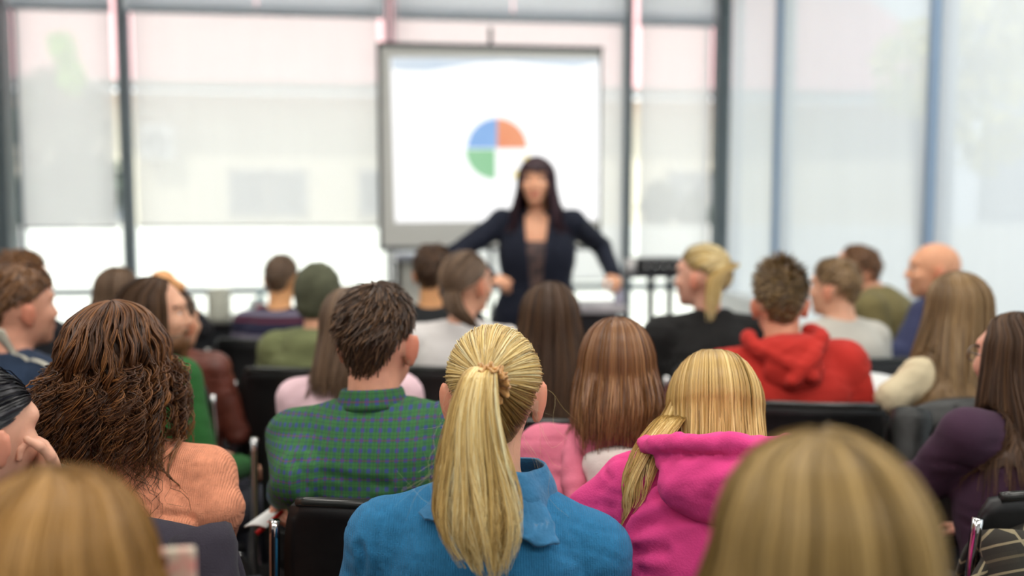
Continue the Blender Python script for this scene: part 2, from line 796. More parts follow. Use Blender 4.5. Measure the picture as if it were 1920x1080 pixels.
def hand_mesh(curl, spread=0.12):
    """right hand: wrist at origin, fingers along +y, back of hand +z, thumb towards -x"""
    key = (round(curl, 2), spread)
    if key in _HAND:
        return _HAND[key]
    f = Fld(0.008)
    f.cap((0, -0.05, 0), (0, 0.012, 0), 0.025, 0.024)
    f.ell((0.0, 0.05, 0.0), (0.041, 0.052, 0.0155))
    f.ell((-0.022, 0.035, -0.008), (0.018, 0.032, 0.016))
    for i, (x, y, ln, r) in enumerate(((-0.029, 0.09, 0.074, .0088), (-0.009, 0.097, 0.083, .009), (0.011, 0.093, 0.077, .0087), (0.029, 0.083, 0.061, .0076))):
        a0 = np.array([x * 0.85, y - 0.012, 0.0])
        ang = -0.15 - curl * 0.9
        yaw = (x / 0.03) * spread
        seg = [0.46, 0.31, 0.25]
        for j in range(3):
            d = np.array([math.sin(yaw) * math.cos(ang), math.cos(yaw) * math.cos(ang), math.sin(ang)])
            b0 = a0 + d * ln * seg[j]
            f.cap(a0, b0, r * (1 - 0.1 * j), r * (0.93 - 0.1 * j), 0.004)
            a0 = b0
            ang -= curl * (1.1 if j == 0 else 0.8)
    t0 = np.array([-0.026, 0.02, -0.006])
    for j, (d, l, r) in enumerate((((-0.62, 0.72, -0.2), 0.042, .0115), ((-0.35, 0.9, -0.25 - curl * .3), 0.034, .0098), ((-0.1 + curl * .5, 0.95, -0.25 - curl * .3), 0.027, .0088))):
        d = np.array(d)
        b0 = t0 + d / np.linalg.norm(d) * l
        f.cap(t0, b0, r, r * 0.9, 0.006)
        t0 = b0
    _HAND[key] = f.mesh(0.0058)
    return _HAND[key]


# ------------------------------------------------------------------ hair
SCALP_C = np.array([0, -0.008, 0.025])
SCALP_R = np.array([0.075, 0.097, 0.092])


def scalp(phi, th, off):
    """point in the head frame; phi 0 front, 90 right, 180 back; th from the crown, past 95 deg it runs down the nape"""
    p, t = np.radians(phi), np.radians(np.minimum(th, 95))
    u = np.clip((th - 95) / 20.0, 0, 1.6)
    rad = 1 - 0.24 * np.minimum(u, 1.2) ** 1.3
    off = np.asarray(off)
    x = (SCALP_R[0] + off) * np.sin(t) * np.sin(p) * rad
    y = (SCALP_R[1] + off) * np.sin(t) * np.cos(p) * rad
    z = (SCALP_R[2] + off) * np.cos(t) - u * 0.072
    return np.stack([x, y, z], -1) + SCALP_C


def strands(PT, rad, centre, nside=3, taper=0.35):
    """PT[N,M,3] -> tubes; returns V,Q and per-vertex (strand index, along)"""
    N, M = PT.shape[:2]
    T = np.gradient(PT, axis=1)
    T /= np.linalg.norm(T, axis=2, keepdims=True) + 1e-9
    out = PT - centre
    A = np.cross(T, out)
    A /= np.linalg.norm(A, axis=2, keepdims=True) + 1e-9
    B = np.cross(A, T)
    u = np.linspace(0, 1, M)
    tp = np.clip(np.minimum(1, (1 - u) / 0.25), taper, 1) * np.clip(u / 0.04 + 0.5, 0, 1)
    r = (np.asarray(rad).reshape(-1, 1) * tp[None])[..., None]
    if nside == 2:
        ro = np.random.default_rng(N).normal(0, 0.45, (N, 1, 1))
        A, B = np.cos(ro) * A + np.sin(ro) * B, np.cos(ro) * B - np.sin(ro) * A
        V = np.stack([PT - r * A, PT + r * A], 2).reshape(-1, 3)
        i = np.arange(N)[:, None]
        j = np.arange(M - 1)[None]
        b = (i * M + j) * 2
        Q = np.stack([b, b + 1, b + 3, b + 2], -1).reshape(-1, 4)
        return V, Q, np.repeat(np.arange(N), M * 2), np.tile(np.repeat(u, 2), N)
    ang = np.linspace(0, 2 * np.pi, nside, endpoint=False) + np.pi / 2
    V = np.stack([PT + r * (math.cos(a) * A + math.sin(a) * B) for a in ang], 2).reshape(-1, 3)
    i = np.arange(N)[:, None, None]
    j = np.arange(M - 1)[None, :, None]
    k = np.arange(nside)[None, None, :]
    k2 = (k + 1) % nside
    b = (i * M + j) * nside
    c = (i * M + j + 1) * nside
    Q = np.stack([b + k, c + k, c + k2, b + k2], -1).reshape(-1, 4)
    sid = np.repeat(np.arange(N), M * nside)
    al = np.tile(np.repeat(u, nside), N)
    return V, Q, sid, al


class HairMesh:
    def __init__(s):
        s.V, s.Q, s.r, s.a, s.n = [], [], [], [], 0

    def add(s, V, Q, r, a):
        V = np.asarray(V).reshape(-1, 3)
        s.V.append(V)
        s.Q.append(np.asarray(Q) + s.n)
        s.r.append(np.broadcast_to(r, (len(V),)))
        s.a.append(np.broadcast_to(a, (len(V),)))
        s.n += len(V)

    def grid(s, G, wrap, r, a):
        nu, nv = G.shape[:2]
        i = np.arange(nu if wrap else nu - 1)[:, None]
        j = np.arange(nv - 1)[None]
        i2 = (i + 1) % nu
        Q = np.stack([i * nv + j, i * nv + j + 1, i2 * nv + j + 1, i2 * nv + j], -1).reshape(-1, 4)
        s.add(G, Q, r, a)

    def tubes(s, PT, rad, centre, rnd, nside=3, a0=0.0, a1=1.0):
        V, Q, sid, al = strands(PT, rad, centre, nside)
        s.add(V, Q, np.asarray(rnd)[sid], a0 + (a1 - a0) * al)

    def build(s, name='hair'):
        return mesh_np(name, np.concatenate(s.V), np.concatenate(s.Q), attrs={'rnd': np.concatenate(s.r), 'along': np.concatenate(s.a)})


def sstep(x, a=0.0, b=1.0):
    t = np.clip((x - a) / (b - a), 0, 1)
    return t * t * (3 - 2 * t)


TE_PHI = np.array([0, 35, 60, 75, 88, 100, 120, 150, 180])
TE_MALE = np.array([60, 60, 68, 82, 92, 88, 100, 112, 114.])


def te_of(phi, te=TE_MALE):
    a = np.abs((np.asarray(phi) + 180) % 360 - 180)
    return np.interp(a, TE_PHI, te)


def hair_short(pp, n=1300, vtop=0.016, vside=0.006, length=0.034, rad=0.0016, lift=0.006, te=TE_MALE, spiky=0.0, seed=1, swirl=12):
    r = np.random.default_rng(seed)
    H, Rh, s = pp.hc, pp.Rh, pp.s
    hm = HairMesh()
    ph = np.linspace(0, 360, 48, endpoint=False)
    t = np.linspace(0, 1, 20)
    PH, TT = np.meshgrid(ph, t, indexing='ij')
    TH = te_of(PH, te) * TT
    vol = (vside + (vtop - vside) * sstep(1 - TH / 95)) * (1 - TT ** 5) - 0.002 * TT ** 5
    G = scalp(PH, TH, vol)
    G += (wob(G.reshape(-1, 3), seed, 45).reshape(PH.shape) * 0.0022 * (1 - TT ** 4))[..., None] * np.array([1, 1, 1])
    hm.grid(H + s * G @ Rh.T, True, (0.38 + 0.22 * wob(G.reshape(-1, 3), seed + 3, 60)), 0.5)
    p0 = r.uniform(0, 360, n)
    e = te_of(p0, te)
    th0 = e * r.uniform(0, 1, n) ** 0.6 * 0.99
    M = 5
    u = np.linspace(0, 1, M)[None]
    ln = length * r.uniform(0.6, 1.2, n)[:, None] * np.clip(1.15 - th0[:, None] / 130, 0.35, 1)
    dth = np.degrees(ln / 0.09) * u
    v0 = (vside + (vtop - vside) * sstep(1 - th0 / 95))[:, None]
    edge = np.clip((e - th0)[:, None] / 25, 0.15, 1)
    off = v0 * edge * (0.93 + 0.2 * u) + lift * edge * u * r.uniform(0.0, 1, n)[:, None] + spiky * u * edge * r.uniform(0.3, 1, n)[:, None] * sstep(1 - th0[:, None] / 100)
    PT = scalp(p0[:, None] + swirl * u * r.uniform(0.2, 1.6, n)[:, None], np.minimum(th0[:, None] + dth * (1 - 0.8 * (spiky > 0)), e[:, None] + 3), off)
    PT += r.normal(size=(n, 1, 3)) * 0.0035 * u[..., None]
    PT = H + s * PT @ Rh.T
    hm.tubes(PT, 1.3 * rad * r.uniform(0.6, 1.3, n), H, np.clip(r.normal(0.5, 0.24, n), 0, 1), nside=2)
    return hm.build()


def hair_long(pp, n=650, L=0.30, vol=0.014, rad=0.0024, wend=1.05, yb=-0.16, seed=2, face=58, flare=0.0, curl=0.0, turns=5.0, jag=0.12, M=18, wave=0.006, shell_in=0.012, push=True, back=1.0, keep=None, xsh=0.0, shellL=0.93, crown=(0, 0), nside=2):
    """hair falling from the crown over the back; keep=(lo,hi) limits the shell's angle"""
    r = np.random.default_rng(seed)
    H, Rh, s = pp.hc, pp.Rh, pp.s
    Ry = rz(pp.hyaw)
    hm = HairMesh()

    def path(p0, Lk, off, M, te=92.0):
        p1 = face + p0 * ((360 - 2 * face) / 360.0)
        ne = M * 2 // 5
        t = np.linspace(0, 1, ne)[None]
        th = te * t
        k = sstep(t, 0.0, 0.75)
        PH = p0[:, None] + (p1 - p0)[:, None] * k
        E = scalp(PH, th + 0 * PH, off[:, None] * (0.6 + 0.4 * t))
        E = H + s * E @ Rh.T
        loc = (E[:, -1] - H) @ Ry
        nf = M - ne
        u = np.linspace(0, 1, nf + 1)[1:][None]
        wb = sstep(np.abs((p1 + 180) % 360 - 180), 85, 130) * back
        xe = loc[:, 0] * wend + xsh
        ye = loc[:, 1] * (1 - wb) + wb * (yb * s + 0.35 * (loc[:, 1] + 0.1))
        su = sstep(u, 0, 0.9)
        X = loc[:, 0][:, None] * (1 - su) + xe[:, None] * su + flare * np.sin(np.pi * u) * np.clip(loc[:, 0] / 0.08, -1.1, 1.1)[:, None]
        Y = loc[:, 1][:, None] * (1 - su) + ye[:, None] * su
        Z = loc[:, 2][:, None] - u * Lk[:, None]
        Fp = np.stack([X, Y, Z], -1) @ Ry.T + H
        return np.concatenate([E, Fp], 1)
    ns = 56
    ph = np.linspace(0, 360, ns, endpoint=False)
    G = path(ph, np.full(ns, L * s * shellL) * (1 + 0.05 * np.sin(ph * 0.31)), np.full(ns, vol - shell_in * 0.35) + 0.0015 * np.sin(ph * 1.7), 26)
    if push:
        G = pp.push(pp.push(G, 0.006), 0.006)
    if keep is None:
        hm.grid(np.concatenate([G, G[:1]], 0)[:-1], False, np.clip(0.36 + 0.25 * np.repeat(wob(np.stack([ph * 0.2, ph * 0, ph * 0], 1), seed, 1.0), 26), 0, 1), np.tile(np.linspace(0, 1, 26), ns))
        # close the crown behind the parting
        hm.grid(np.stack([G[-1, :11], G[0, :11]], 0), False, 0.36, np.tile(np.linspace(0, .4, 11), 2))
    else:
        hm.grid(G, False, 0.36, np.tile(np.linspace(0, 1, 26), ns))
    p0 = r.uniform(0, 360, n)
    clump = np.round(p0 / 6.0) * 6.0
    p0 = p0 + (clump - p0) * r.uniform(0, 0.6, n)
    Lk = L * s * (1 + r.normal(0, jag, n) * 0.6 + jag * wob(np.stack([clump, clump, clump], 1), seed, 0.9))
    cn = wob(np.stack([clump * 7.3, clump * 3.1, clump * 1.7], 1), seed + 9, 1.0)
    PT = path(p0, Lk, vol * (r.uniform(0.8, 1.2, n) + 0.22 * cn) + 0.001, M)
    u = np.linspace(0, 1, M)[None, :, None]
    ph_ = r.uniform(0, 6.28, (n, 1, 1))
    if curl:
        cph = r.uniform(0, 6.28, 64)[(clump / 6).astype(int) % 64][:, None, None]
        cfr = r.uniform(.7, 1.4, 64)[(clump / 6).astype(int) % 64][:, None, None]
        ph_ = cph + r.normal(0, .5, (n, 1, 1))
        a = turns * 2 * np.pi * u * cfr + ph_
        amp = curl * sstep(u, 0.04, 0.45) * (1 + 0.9 * sstep(u, 0.65, 1.0)) * r.uniform(0.6, 1.3, (n, 1, 1))
        lo_ = 2.2 * 2 * np.pi * u * cfr + 2 * cph
        la = 0.013 * sstep(u, 0.12, 0.6)
        PT = PT + amp * np.concatenate([np.sin(a), np.cos(a), 0.2 * np.sin(a + 1)], -1) + la * np.concatenate([np.sin(lo_), np.cos(lo_ + 1), 0 * lo_], -1)
    else:
        PT = PT + wave * sstep(u, 0.3, 1) * np.concatenate([np.sin(3.2 * u + ph_), np.cos(2.5 * u + ph_) * 0.6, 0 * u + 0 * ph_], -1)
    if push:
        PT = pp.push(PT, 0.006)
    hm.tubes(PT, rad * r.uniform(0.5, 1.35, n), H + np.array([0, 0, -0.15]) * 0, np.clip(r.normal(0.5, 0.2, n) + 0.2 * wob(np.stack([clump * 5.3, clump * 2.9, clump * 1.1], 1), seed + 5, 1.0), 0, 1), nside=nside)
    return hm


def slick(pp, hm, tie, n, rad, seed, vol=0.007, te=None, M=9, under=0.0, nside=2):
    """hair combed back from the hairline to the tie point (head frame)"""
    r = np.random.default_rng(seed)
    H, Rh, s = pp.hc, pp.Rh, pp.s
    te = TE_MALE - 1 if te is None else te
    ph = np.linspace(0, 360, 48, endpoint=False)
    t = np.linspace(0, 1, 18)
    PH, TT = np.meshgrid(ph, t, indexing='ij')
    TH = te_of(PH, te) * TT
    vv = vol * (1 - TT ** 6) - 0.002 * TT ** 6
    G = scalp(PH, TH, vv * 0.8)
    hm.grid(H + s * G @ Rh.T, True, 0.3, np.clip((1 - TT) * 0.9, 0, 1).ravel())
    p0 = r.uniform(0, 360, n)
    e = te_of(p0, te)
    fr = np.where(r.uniform(size=n) < 0.55, r.uniform(0.86, 0.99, n), r.uniform(0.15, 0.95, n))
    A = scalp(p0, e * fr, 0 * p0)
    td = (tie - SCALP_C) / np.linalg.norm((tie - SCALP_C))
    u = np.linspace(0, 1, M)[None, :, None]
    q0 = (A - SCALP_C)
    n0 = np.linalg.norm(q0, axis=1, keepdims=True)
    d0 = q0 / n0
    om = np.arccos(np.clip((d0 @ td), -1, 1))[:, None, None]
    so = np.maximum(np.sin(om), 0.05)
    uu = u * (0.93 + 0.0 * om)
    D = (np.sin((1 - uu) * om) * d0[:, None] + np.sin(uu * om) * td[None, None]) / so
    D /= np.linalg.norm(D, axis=2, keepdims=True)
    # radius of the scalp in that direction, with the nape following the neck
    k = 1 / np.linalg.norm(D / SCALP_R, axis=2)
    k = k * (1 - u[..., 0]) ** 2 * 0 + k
    k0 = (n0 / (1 / np.linalg.norm(d0 / SCALP_R, axis=1, keepdims=True)))
    k = k * (1 + (k0 - 1) * (1 - sstep(u[..., 0], 0, 0.6)))
    lift = vol * (0.35 + 0.8 * sstep(u[..., 0], 0, 0.3)) * r.uniform(0.8, 1.35, n)[:, None] + 0.006 * sstep(u[..., 0], 0.75, 1)
    PT = SCALP_C + D * (k + lift)[..., None]
    PT += r.normal(size=(n, 1, 3)) * 0.0016 * np.sin(np.pi * u)
    PT = H + s * PT @ Rh.T
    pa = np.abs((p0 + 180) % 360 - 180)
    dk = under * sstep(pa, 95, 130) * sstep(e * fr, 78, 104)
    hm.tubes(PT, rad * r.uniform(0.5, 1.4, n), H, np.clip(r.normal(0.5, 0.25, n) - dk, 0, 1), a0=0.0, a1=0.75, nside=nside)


def tail(pp, hm, cl, hw, n, rad, seed, M=20, depth=0.5, wave=0.006, jag=0.1, a0=0.5, push=True, nclump=40, clump=0.55, nside=2):
    """pony tail: cl centre line [k,3] world, hw half widths along it"""
    r = np.random.default_rng(seed)
    C = spline(cl, M)
    hw = np.interp(np.linspace(0, 1, M), np.linspace(0, 1, len(hw)), hw)
    side = rz(pp.hyaw)[:, 0]
    bk = -rz(pp.hyaw)[:, 1]
    q = r.uniform(0, 2 * np.pi, n)
    rr = np.sqrt(r.uniform(0, 1, n))
    ux, uy = rr * np.cos(q), rr * np.sin(q)
    cx, cy = r.uniform(-1, 1, nclump), r.uniform(-0.9, 0.9, nclump)
    ci = np.argmin((ux[:, None] - cx) ** 2 + 0.7 * (uy[:, None] - cy) ** 2, 1)
    u = np.linspace(0, 1, M)[None]
    cu = sstep(u, 0.1, 0.9) * clump
    UX = ux[:, None] * (1 - cu) + cx[ci][:, None] * cu
    UY = uy[:, None] * (1 - cu) + cy[ci][:, None] * cu
    lenf = np.clip(1 - np.abs(r.normal(0, jag, n)) - 0.25 * jag * r.uniform(0, 1, nclump)[ci] * 4, 0.55, 1.02)
    ii = np.linspace(0, 1, M)[None] * lenf[:, None] * (M - 1)
    i0 = np.minimum(ii.astype(int), M - 2)
    f = ii - i0
    CC = C[i0] * (1 - f[..., None]) + C[i0 + 1] * f[..., None]
    HW = hw[i0] * (1 - f) + hw[i0 + 1] * f
    pc = r.uniform(0, 6.28, nclump)[ci][:, None]
    wv = wave * sstep(u, 0.45, 1.0) * np.sin(5.5 * u + pc) * r.uniform(0.6, 1.4, n)[:, None]
    wv2 = 0.0025 * np.sin(4 * u + r.uniform(0, 6.28, n)[:, None])
    PT = CC + (HW * UX + wv + wv2)[..., None] * side + (HW * UY * depth + 0.4 * wv)[..., None] * bk
    if push:
        PT = pp.push(PT, 0.005)
    rnd = np.clip(r.normal(0.52, 0.17, n) + r.normal(0, 0.17, nclump)[ci], 0, 1)
    hm.tubes(PT, rad * r.uniform(0.5, 1.4, n), C.mean(0) - bk * 0.4, rnd, a0=a0, a1=1.0, nside=nside)


# ------------------------------------------------------------------ people
SKIN = {}


def skin(name, c):
    return mat(name, c, 0.5, 0, 0.35, 0.06, 40, 0.08, 320, 0, None, 0.12)


def ik(a, c, l1, l2, pole):
    a, c = np.asarray(a, float), np.asarray(c, float)
    d = c - a
    L = np.linalg.norm(d)
    L2 = min(L, (l1 + l2) * 0.995)
    d = d / (L + 1e-9)
    c = a + d * L2
    x = (l1 * l1 - l2 * l2 + L2 * L2) / (2 * L2)
    h = math.sqrt(max(l1 * l1 - x * x, 0))
    p = np.asarray(pole, float)
    p = p - d * (p @ d)
    p /= np.linalg.norm(p) + 1e-9
    return a + d * x + p * h, c


class Person:
    def push(s, V, off):
        V = s.shirt_f.push(V, off)
        return s.body_f.push(V, off)


TORSO = {
    'm': [(0.0, .168, .118, .0), (.10, .160, .118, .0), (.22, .150, .110, .0), (.36, .168, .118, -.005), (.46, .165, .112, -.012), (.53, .125, .085, -.012), (.575, .07, .06, -.01)],
    'f': [(0.0, .172, .120, .0), (.09, .165, .118, .0), (.21, .132, .098, .0), (.35, .148, .110, .0), (.45, .142, .100, -.010), (.52, .108, .075, -.012), (.565, .06, .054, -.01)],
}
SHW = {'m': .168, 'f': .146}
LABELS = set()


def person(label, top, yaw=0, hyaw=None, sex='m', lean=6, side=0, pitch=0, roll=0, wide=1.0, skin_c=(226, 170, 138), shirt=None, shirt_name='sweater', pants=None,
           arms=None, res=0.011, fold=0.004, hair_vol=0.012, chair=True, ears=1.0, hood=None, collar=None, face=False, arm_r=1.0, seed=1, loose=0.012, cuts=None, sleeve=0.97, sleeve_l=None, stand=None, neck_l=0.0, headres=0.0092, uvs=False, chair_dy=0.0, chair_dx=0.0, shoulder=1.0, brow=(70, 50, 38), legs=True, sleevemat=None, shz=0.0, hshift=(0, 0, 0), creases=None):
    pp = Person()
    assert label not in LABELS, label
    LABELS.add(label)
    hyaw = yaw if hyaw is None else hyaw
    D2R = math.radians
    pp.yaw = D2R(yaw) + YAWC
    pp.hyaw = D2R(hyaw) + YAWC
    Rb = rz(pp.yaw)
    Rt = Rb @ ry(D2R(side)) @ rx(-D2R(lean))
    Rh = rz(pp.hyaw) @ rx(-D2R(pitch)) @ ry(D2R(roll))
    Wt = P(*top)
    seat = 0.45
    ntop = Rt @ np.array([0, -0.012, 0.585 + neck_l])
    hoff = ntop + Rh @ np.array([0, 0.032, 0.126 if sex == 'f' else 0.116]) + Rb @ np.array(hshift, float)
    up = hoff + np.array([0, 0, 0.117])
    ztop = Wt[2] - hair_vol
    if stand is None:
        s = (ztop - seat) / up[2]
        base = Wt - s * np.array([up[0], up[1], 0])
        base[2] = 0
        S = base + np.array([0, 0, seat])
    else:
        s = stand
        S = Wt - np.array([0, 0, hair_vol]) - s * up
        base = np.array([S[0], S[1], 0])
        seat = S[2]
    pp.s, pp.Rh, pp.Rt, pp.Rb, pp.base, pp.S = s, Rh, Rt, Rb, base, S
    pp.hc = S + s * hoff
    pp.neck = S + s * ntop

    def T(x, y, z):
        return S + s * (Rt @ np.array([x, y, z]))

    def Hd(x, y, z):
        return pp.hc + s * (Rh @ np.array([x, y, z]))
    pp.T, pp.Hd = T, Hd
    root = Root('person', base, pp.yaw, label, 'person', None)
    pp.root = root
    sw = SHW[sex] * (0.5 + 0.5 * wide) * shoulder
    sh = {'L': T(-sw, -0.008, (.505 if sex == 'm' else .500) + shz), 'R': T(sw, -0.008, (.505 if sex == 'm' else .500) + shz)}
    pp.sh = sh
    el, wr = {}, {}
    l1, l2 = .285 * s, .25 * s
    arms = arms or {}
    for k, sg in (('L', -1), ('R', 1)):
        a = arms.get(k, {})
        w = a.get('wrist')
        if w is None:
            w = S + s * (Rb @ np.array([sg * 0.10, 0.30 if stand is None else .0, 0.20]))
        pole = a.get('pole', (sg * 0.55, -0.6, -0.6))
        pl = Rb @ np.asarray(pole, float)
        el[k], wr[k] = ik(sh[k], w, l1, l2, pl) if 'elbow' not in a else (np.asarray(a['elbow']), np.asarray(w))
    pp.el, pp.wr = el, wr

    def torso(f, inf, kk, arm_to=1.0, armi=None, arms_on=True):
        rows = [(h * s, (w * (1 + (wide - 1) * min(max((.56 - h) / .14, 0), 1)) + inf / s) * s, (d * (0.6 + 0.4 * wide) + inf / s) * s, y * s) for h, w, d, y in TORSO[sex]]
        if inf < 0:
            rows = rows[3:]
        f.loft(S, Rt, rows, kk)
        rs = (.050 if sex == 'm' else .042) * s * arm_r
        ai = inf if armi is None else armi
        for k, sg in (('L', -1), ('R', 1)):
            f.cap(T(sg * .035, -.015, .545 if sex == 'm' else .532), sh[k] + (Rt @ np.array([0, 0, 0.004])), .042 * s + inf, rs + inf * 0.9, .03)
            f.cap(sh[k], el[k], rs * 1.04 + ai, rs * 0.80 + ai, .025)
            if arms_on:
                e2 = el[k] + (wr[k] - el[k]) * arm_to
                f.cap(el[k], e2, rs * 0.80 + ai, (rs * 0.80 + (rs * 0.56 - rs * 0.80) * arm_to) + ai, .012)
        return f
    # skin: head, neck, chest, arms as one surface
    f = Fld(.014)
    torso(f, -.006, .03)
    f.cap(T(0, -.02, .52), Hd(0, -.022, -.03), .058 * s * (1 if sex == 'm' else .86), .052 * s * (1 if sex == 'm' else .88), .03)
    f.ell(Hd(*SCALP_C), SCALP_R * s, Rh)
    f.ell(Hd(0, .030, -.042), np.array([.060 if sex == 'm' else .056, .062, .066]) * s, Rh, .03)
    f.ell(Hd(0, .066, -.088), np.array([.026, .022, .020]) * s, Rh, .02)
    f.ell(Hd(0, .072, .038), np.array([.050, .020, .020]) * s, Rh, .015)
    f.cap(Hd(0, .084, .022), Hd(0, .103, -.018), .008 * s, .010 * s, .008)
    f.ell(Hd(0, .097, -.022), np.array([.016, .012, .009]) * s, Rh, .006)
    f.ell(Hd(0, .086, -.053), np.array([.024, .012, .007]) * s, Rh, .006)
    f.ell(Hd(0, .084, -.064), np.array([.021, .012, .008]) * s, Rh, .006)
    for sg in (-1, 1):
        f.ell(Hd(sg * .040, .062, -.018), np.array([.022, .022, .022]) * s, Rh, .02)
        if ears:
            Re = Rh @ rz(sg * -0.55) @ ry(sg * 0.16)
            f.ell(Hd(sg * .0815, -.010, -.006), np.array([.0085, .0195, .034]) * s * ears, Re, .005)
            f.ell(Hd(sg * .077, -.004, -.034), np.array([.007, .009, .010]) * s * ears, Re, .006)
    V, Q = f.mesh(headres * 1.05, 0.022, (Hd(0, 0, -.115)[2] - 0.05, headres))
    pp.body_f = f
    # which faces are lips or eyebrows
    cen = V[Q].mean(1)
    lc = ((cen - pp.hc) @ Rh) / s
    mi = np.zeros(len(Q), np.int32)
    if face:
        lips = (lc[:, 1] > .075) & (((lc[:, 0]) / .024) ** 2 + ((lc[:, 2] + .0585) / .0125) ** 2 < 1)
        br = (lc[:, 1] > .05) & (np.abs(np.abs(lc[:, 0]) - .033) < .021) & (np.abs(lc[:, 2] - .034 - 0.12 * (0.02 - np.abs(np.abs(lc[:, 0]) - .03))) < .0026)
        mi[lips] = 1
        mi[br] = 2
    if ears:
        mi[(np.abs(lc[:, 0]) > .0755) & (lc[:, 2] < .032) & (lc[:, 2] > -.05)] = 3
    parts = [(V, Q)]
    for k, sg in (('L', -1), ('R', 1)):
        a = arms.get(k, {})
        hv, hq = hand_mesh(a.get('curl', 0.35))
        hv = hv * (0.96 if sex == 'm' else 0.87) * s
        if sg < 0:
            hv = hv * np.array([-1, 1, 1])
            hq = hq[:, ::-1]
        fy = a.get('dir')
        fy = (wr[k] - el[k]) if fy is None else Rb @ np.asarray(fy, float)
        fy = fy / np.linalg.norm(fy)
        nz3 = Rb @ np.asarray(a.get('up', (sg * 0.35, 0, 1.0)), float)
        fx = np.cross(fy, nz3)
        fx /= np.linalg.norm(fx)
        fz = np.cross(fx, fy)
        Rm = np.stack([fx, fy, fz], 1)
        parts.append((hv @ Rm.T + wr[k], hq))
        mi = np.concatenate([mi, np.zeros(len(hq), np.int32)])
    BV, BQ = merge(parts)
    skm = skin('skin_%d_%d_%d' % skin_c, skin_c)
    me = vq('body', BV, BQ)
    bm_list = [skm]
    if face or ears:
        bm_list = [skm, mat('lips_%d' % skin_c[0], tuple(int(v * m_) for v, m_ in zip(skin_c, (.86, .62, .62))), 0.4), mat('brow_%d_%d' % (brow[0], brow[2]), brow, 0.8), mat('ear_%d_%d_%d' % skin_c, tuple(int(v * m_) for v, m_ in zip(skin_c, (1.0, .89, .86))), 0.5, sss=.2)]
        me.polygons.foreach_set('material_index', mi)
    pp.body = root.part('body', me, bm_list)
    if face:
        ev, eq = lathe([(0.0001, .0125), (.006, .0110), (.0066, .0106), (.009, .0085), (.012, .003), (.012, -.003), (.008, -.009), (.0001, -.0125)], 12)
        for sg in (-1, 1):
            evw = Hd(sg * .032, .069, .012) + s * (ev[:, [0, 2, 1]] * np.array([1, 1, -1])) @ Rh.T
            em = mesh_np('eye', evw, eq, mi=[1 if i < 12 else 0 for i in range(len(eq))])
            root.part('eye', em, [mat('eye_white', (225, 220, 214), 0.25), mat('iris', (52, 38, 28), 0.2)], pp.body)
    # garment
    g = Fld(.02)
    torso(g, loose, .03, sleeve if sleeve_l is None else sleeve_l)
    if hood:
        for h in hood:
            if h[0] == 'ell':
                g.ell(T(*h[1]), np.array(h[2]) * s, Rt @ (h[4] if len(h) > 4 else I3), h[3])
            else:
                g.cap(T(*h[1]), T(*h[2]), h[3] * s, h[4] * s, h[5])
    if cuts:
        for c_ in cuts(pp):
            g.cuts.append(c_)
    pp.shirt_f = g
    if shirt is not None:
        V, Q = g.mesh(res, res * 1.05)
        if fold:
            N = vnormals(V, Q)
            L = (V - S) @ Rt
            w = wob(L * np.array([1, 1, 1.7]), seed + 20, 10) * 0.9 + 0.18 * wob(L * np.array([1.4, 1, 2.5]), seed + 31, 34)
            low = 0.6 + 0.6 * sstep(-L[:, 2], -0.45 * s, -0.05)
            cr = -0.9 * np.maximum(0, 1 - np.abs(wob(L * np.array([.8, .8, 2.2]), seed + 44, 11)) * 6) * sstep(np.abs(L[:, 0]), 0.04, 0.13)
            V = V + N * (fold * (w * low + cr))[:, None]
        if creases:
            N = vnormals(V, Q)
            for pts, dd_, cw, dep in creases:
                C = spline([P(x, y, dd_) for x, y in pts], 30)
                C = g.project(C, 0.0, 6, .04)
                best = np.full(len(V), 9.0)
                for c_ in C:
                    best = np.minimum(best, ((V - c_) ** 2).sum(1))
                t_ = np.sqrt(best)
                V = V + N * (-dep * np.exp(-(t_ / cw) ** 2) + .7 * dep * np.exp(-((t_ - 2 * cw) / cw) ** 2))[:, None]
        uv = None
        if uvs:
            L = root.local(V)
            w_ = 0.245 * s * wide
            u_ = w_ * np.arcsin(np.clip(L[:, 0] / w_, -0.999, 0.999))
            uv = np.stack([np.where(L[:, 1] < 0.05, u_, u_ + 0.011), L[:, 2] - .45], 1)
        me = vq(shirt_name, V, Q, uv=uv)
        pp.shirt = root.part(shirt_name, me, shirt)
    # trousers and shoes
    if legs and stand is None:
        pf = Fld(.03)
        pf.ell(S + Rb @ np.array([0, .01, .075]) * s, np.array([.172 * wide, .135, .10]) * s, Rb)
        kn, an = {}, {}
        for sg in (-1, 1):
            hip = S + Rb @ np.array([sg * .09 * wide, .03, .075]) * s
            kn = S + Rb @ np.array([sg * .13, .44, .06]) * s
            ank = base + Rb @ np.array([sg * .13, .45, .075]) * np.array([s, s, 1])
            pf.cap(hip, kn, .086 * s * wide, .064 * s, .03)
            pf.cap(kn, ank, .062 * s, .048 * s, .02)
            sv, sq = shoe_mesh()
            root.part('shoe', vq('shoe', base + (Rb @ (np.array([sg * .13, .45, 0]) * s)) + sv @ Rb.T, sq), mat('shoe_black', (32, 30, 30), 0.5))
        V, Q = pf.mesh(.026)
        root.part('trousers', vq('trousers', V, Q), pants or mat('trousers_dark', (44, 46, 56), 0.85, var=0.15))
    if chair:
        cp = base + Rb @ np.array([chair_dx, chair_dy, 0])
        pp.chair = (cp, pp.yaw)
    pp.label = label
    return pp


_SHOE = []


def shoe_mesh():
    if not _SHOE:
        f = Fld(.02)
        f.cap((0, -.04, .045), (0, .13, .035), .042, .04)
        f.cap((0, -.03, .05), (0, -.02, .09), .045, .045)
        f.cuts.append(lambda p: -(p[:, 2] - 0.002))
        _SHOE.append(f.mesh(.014))
    return _SHOE[0]

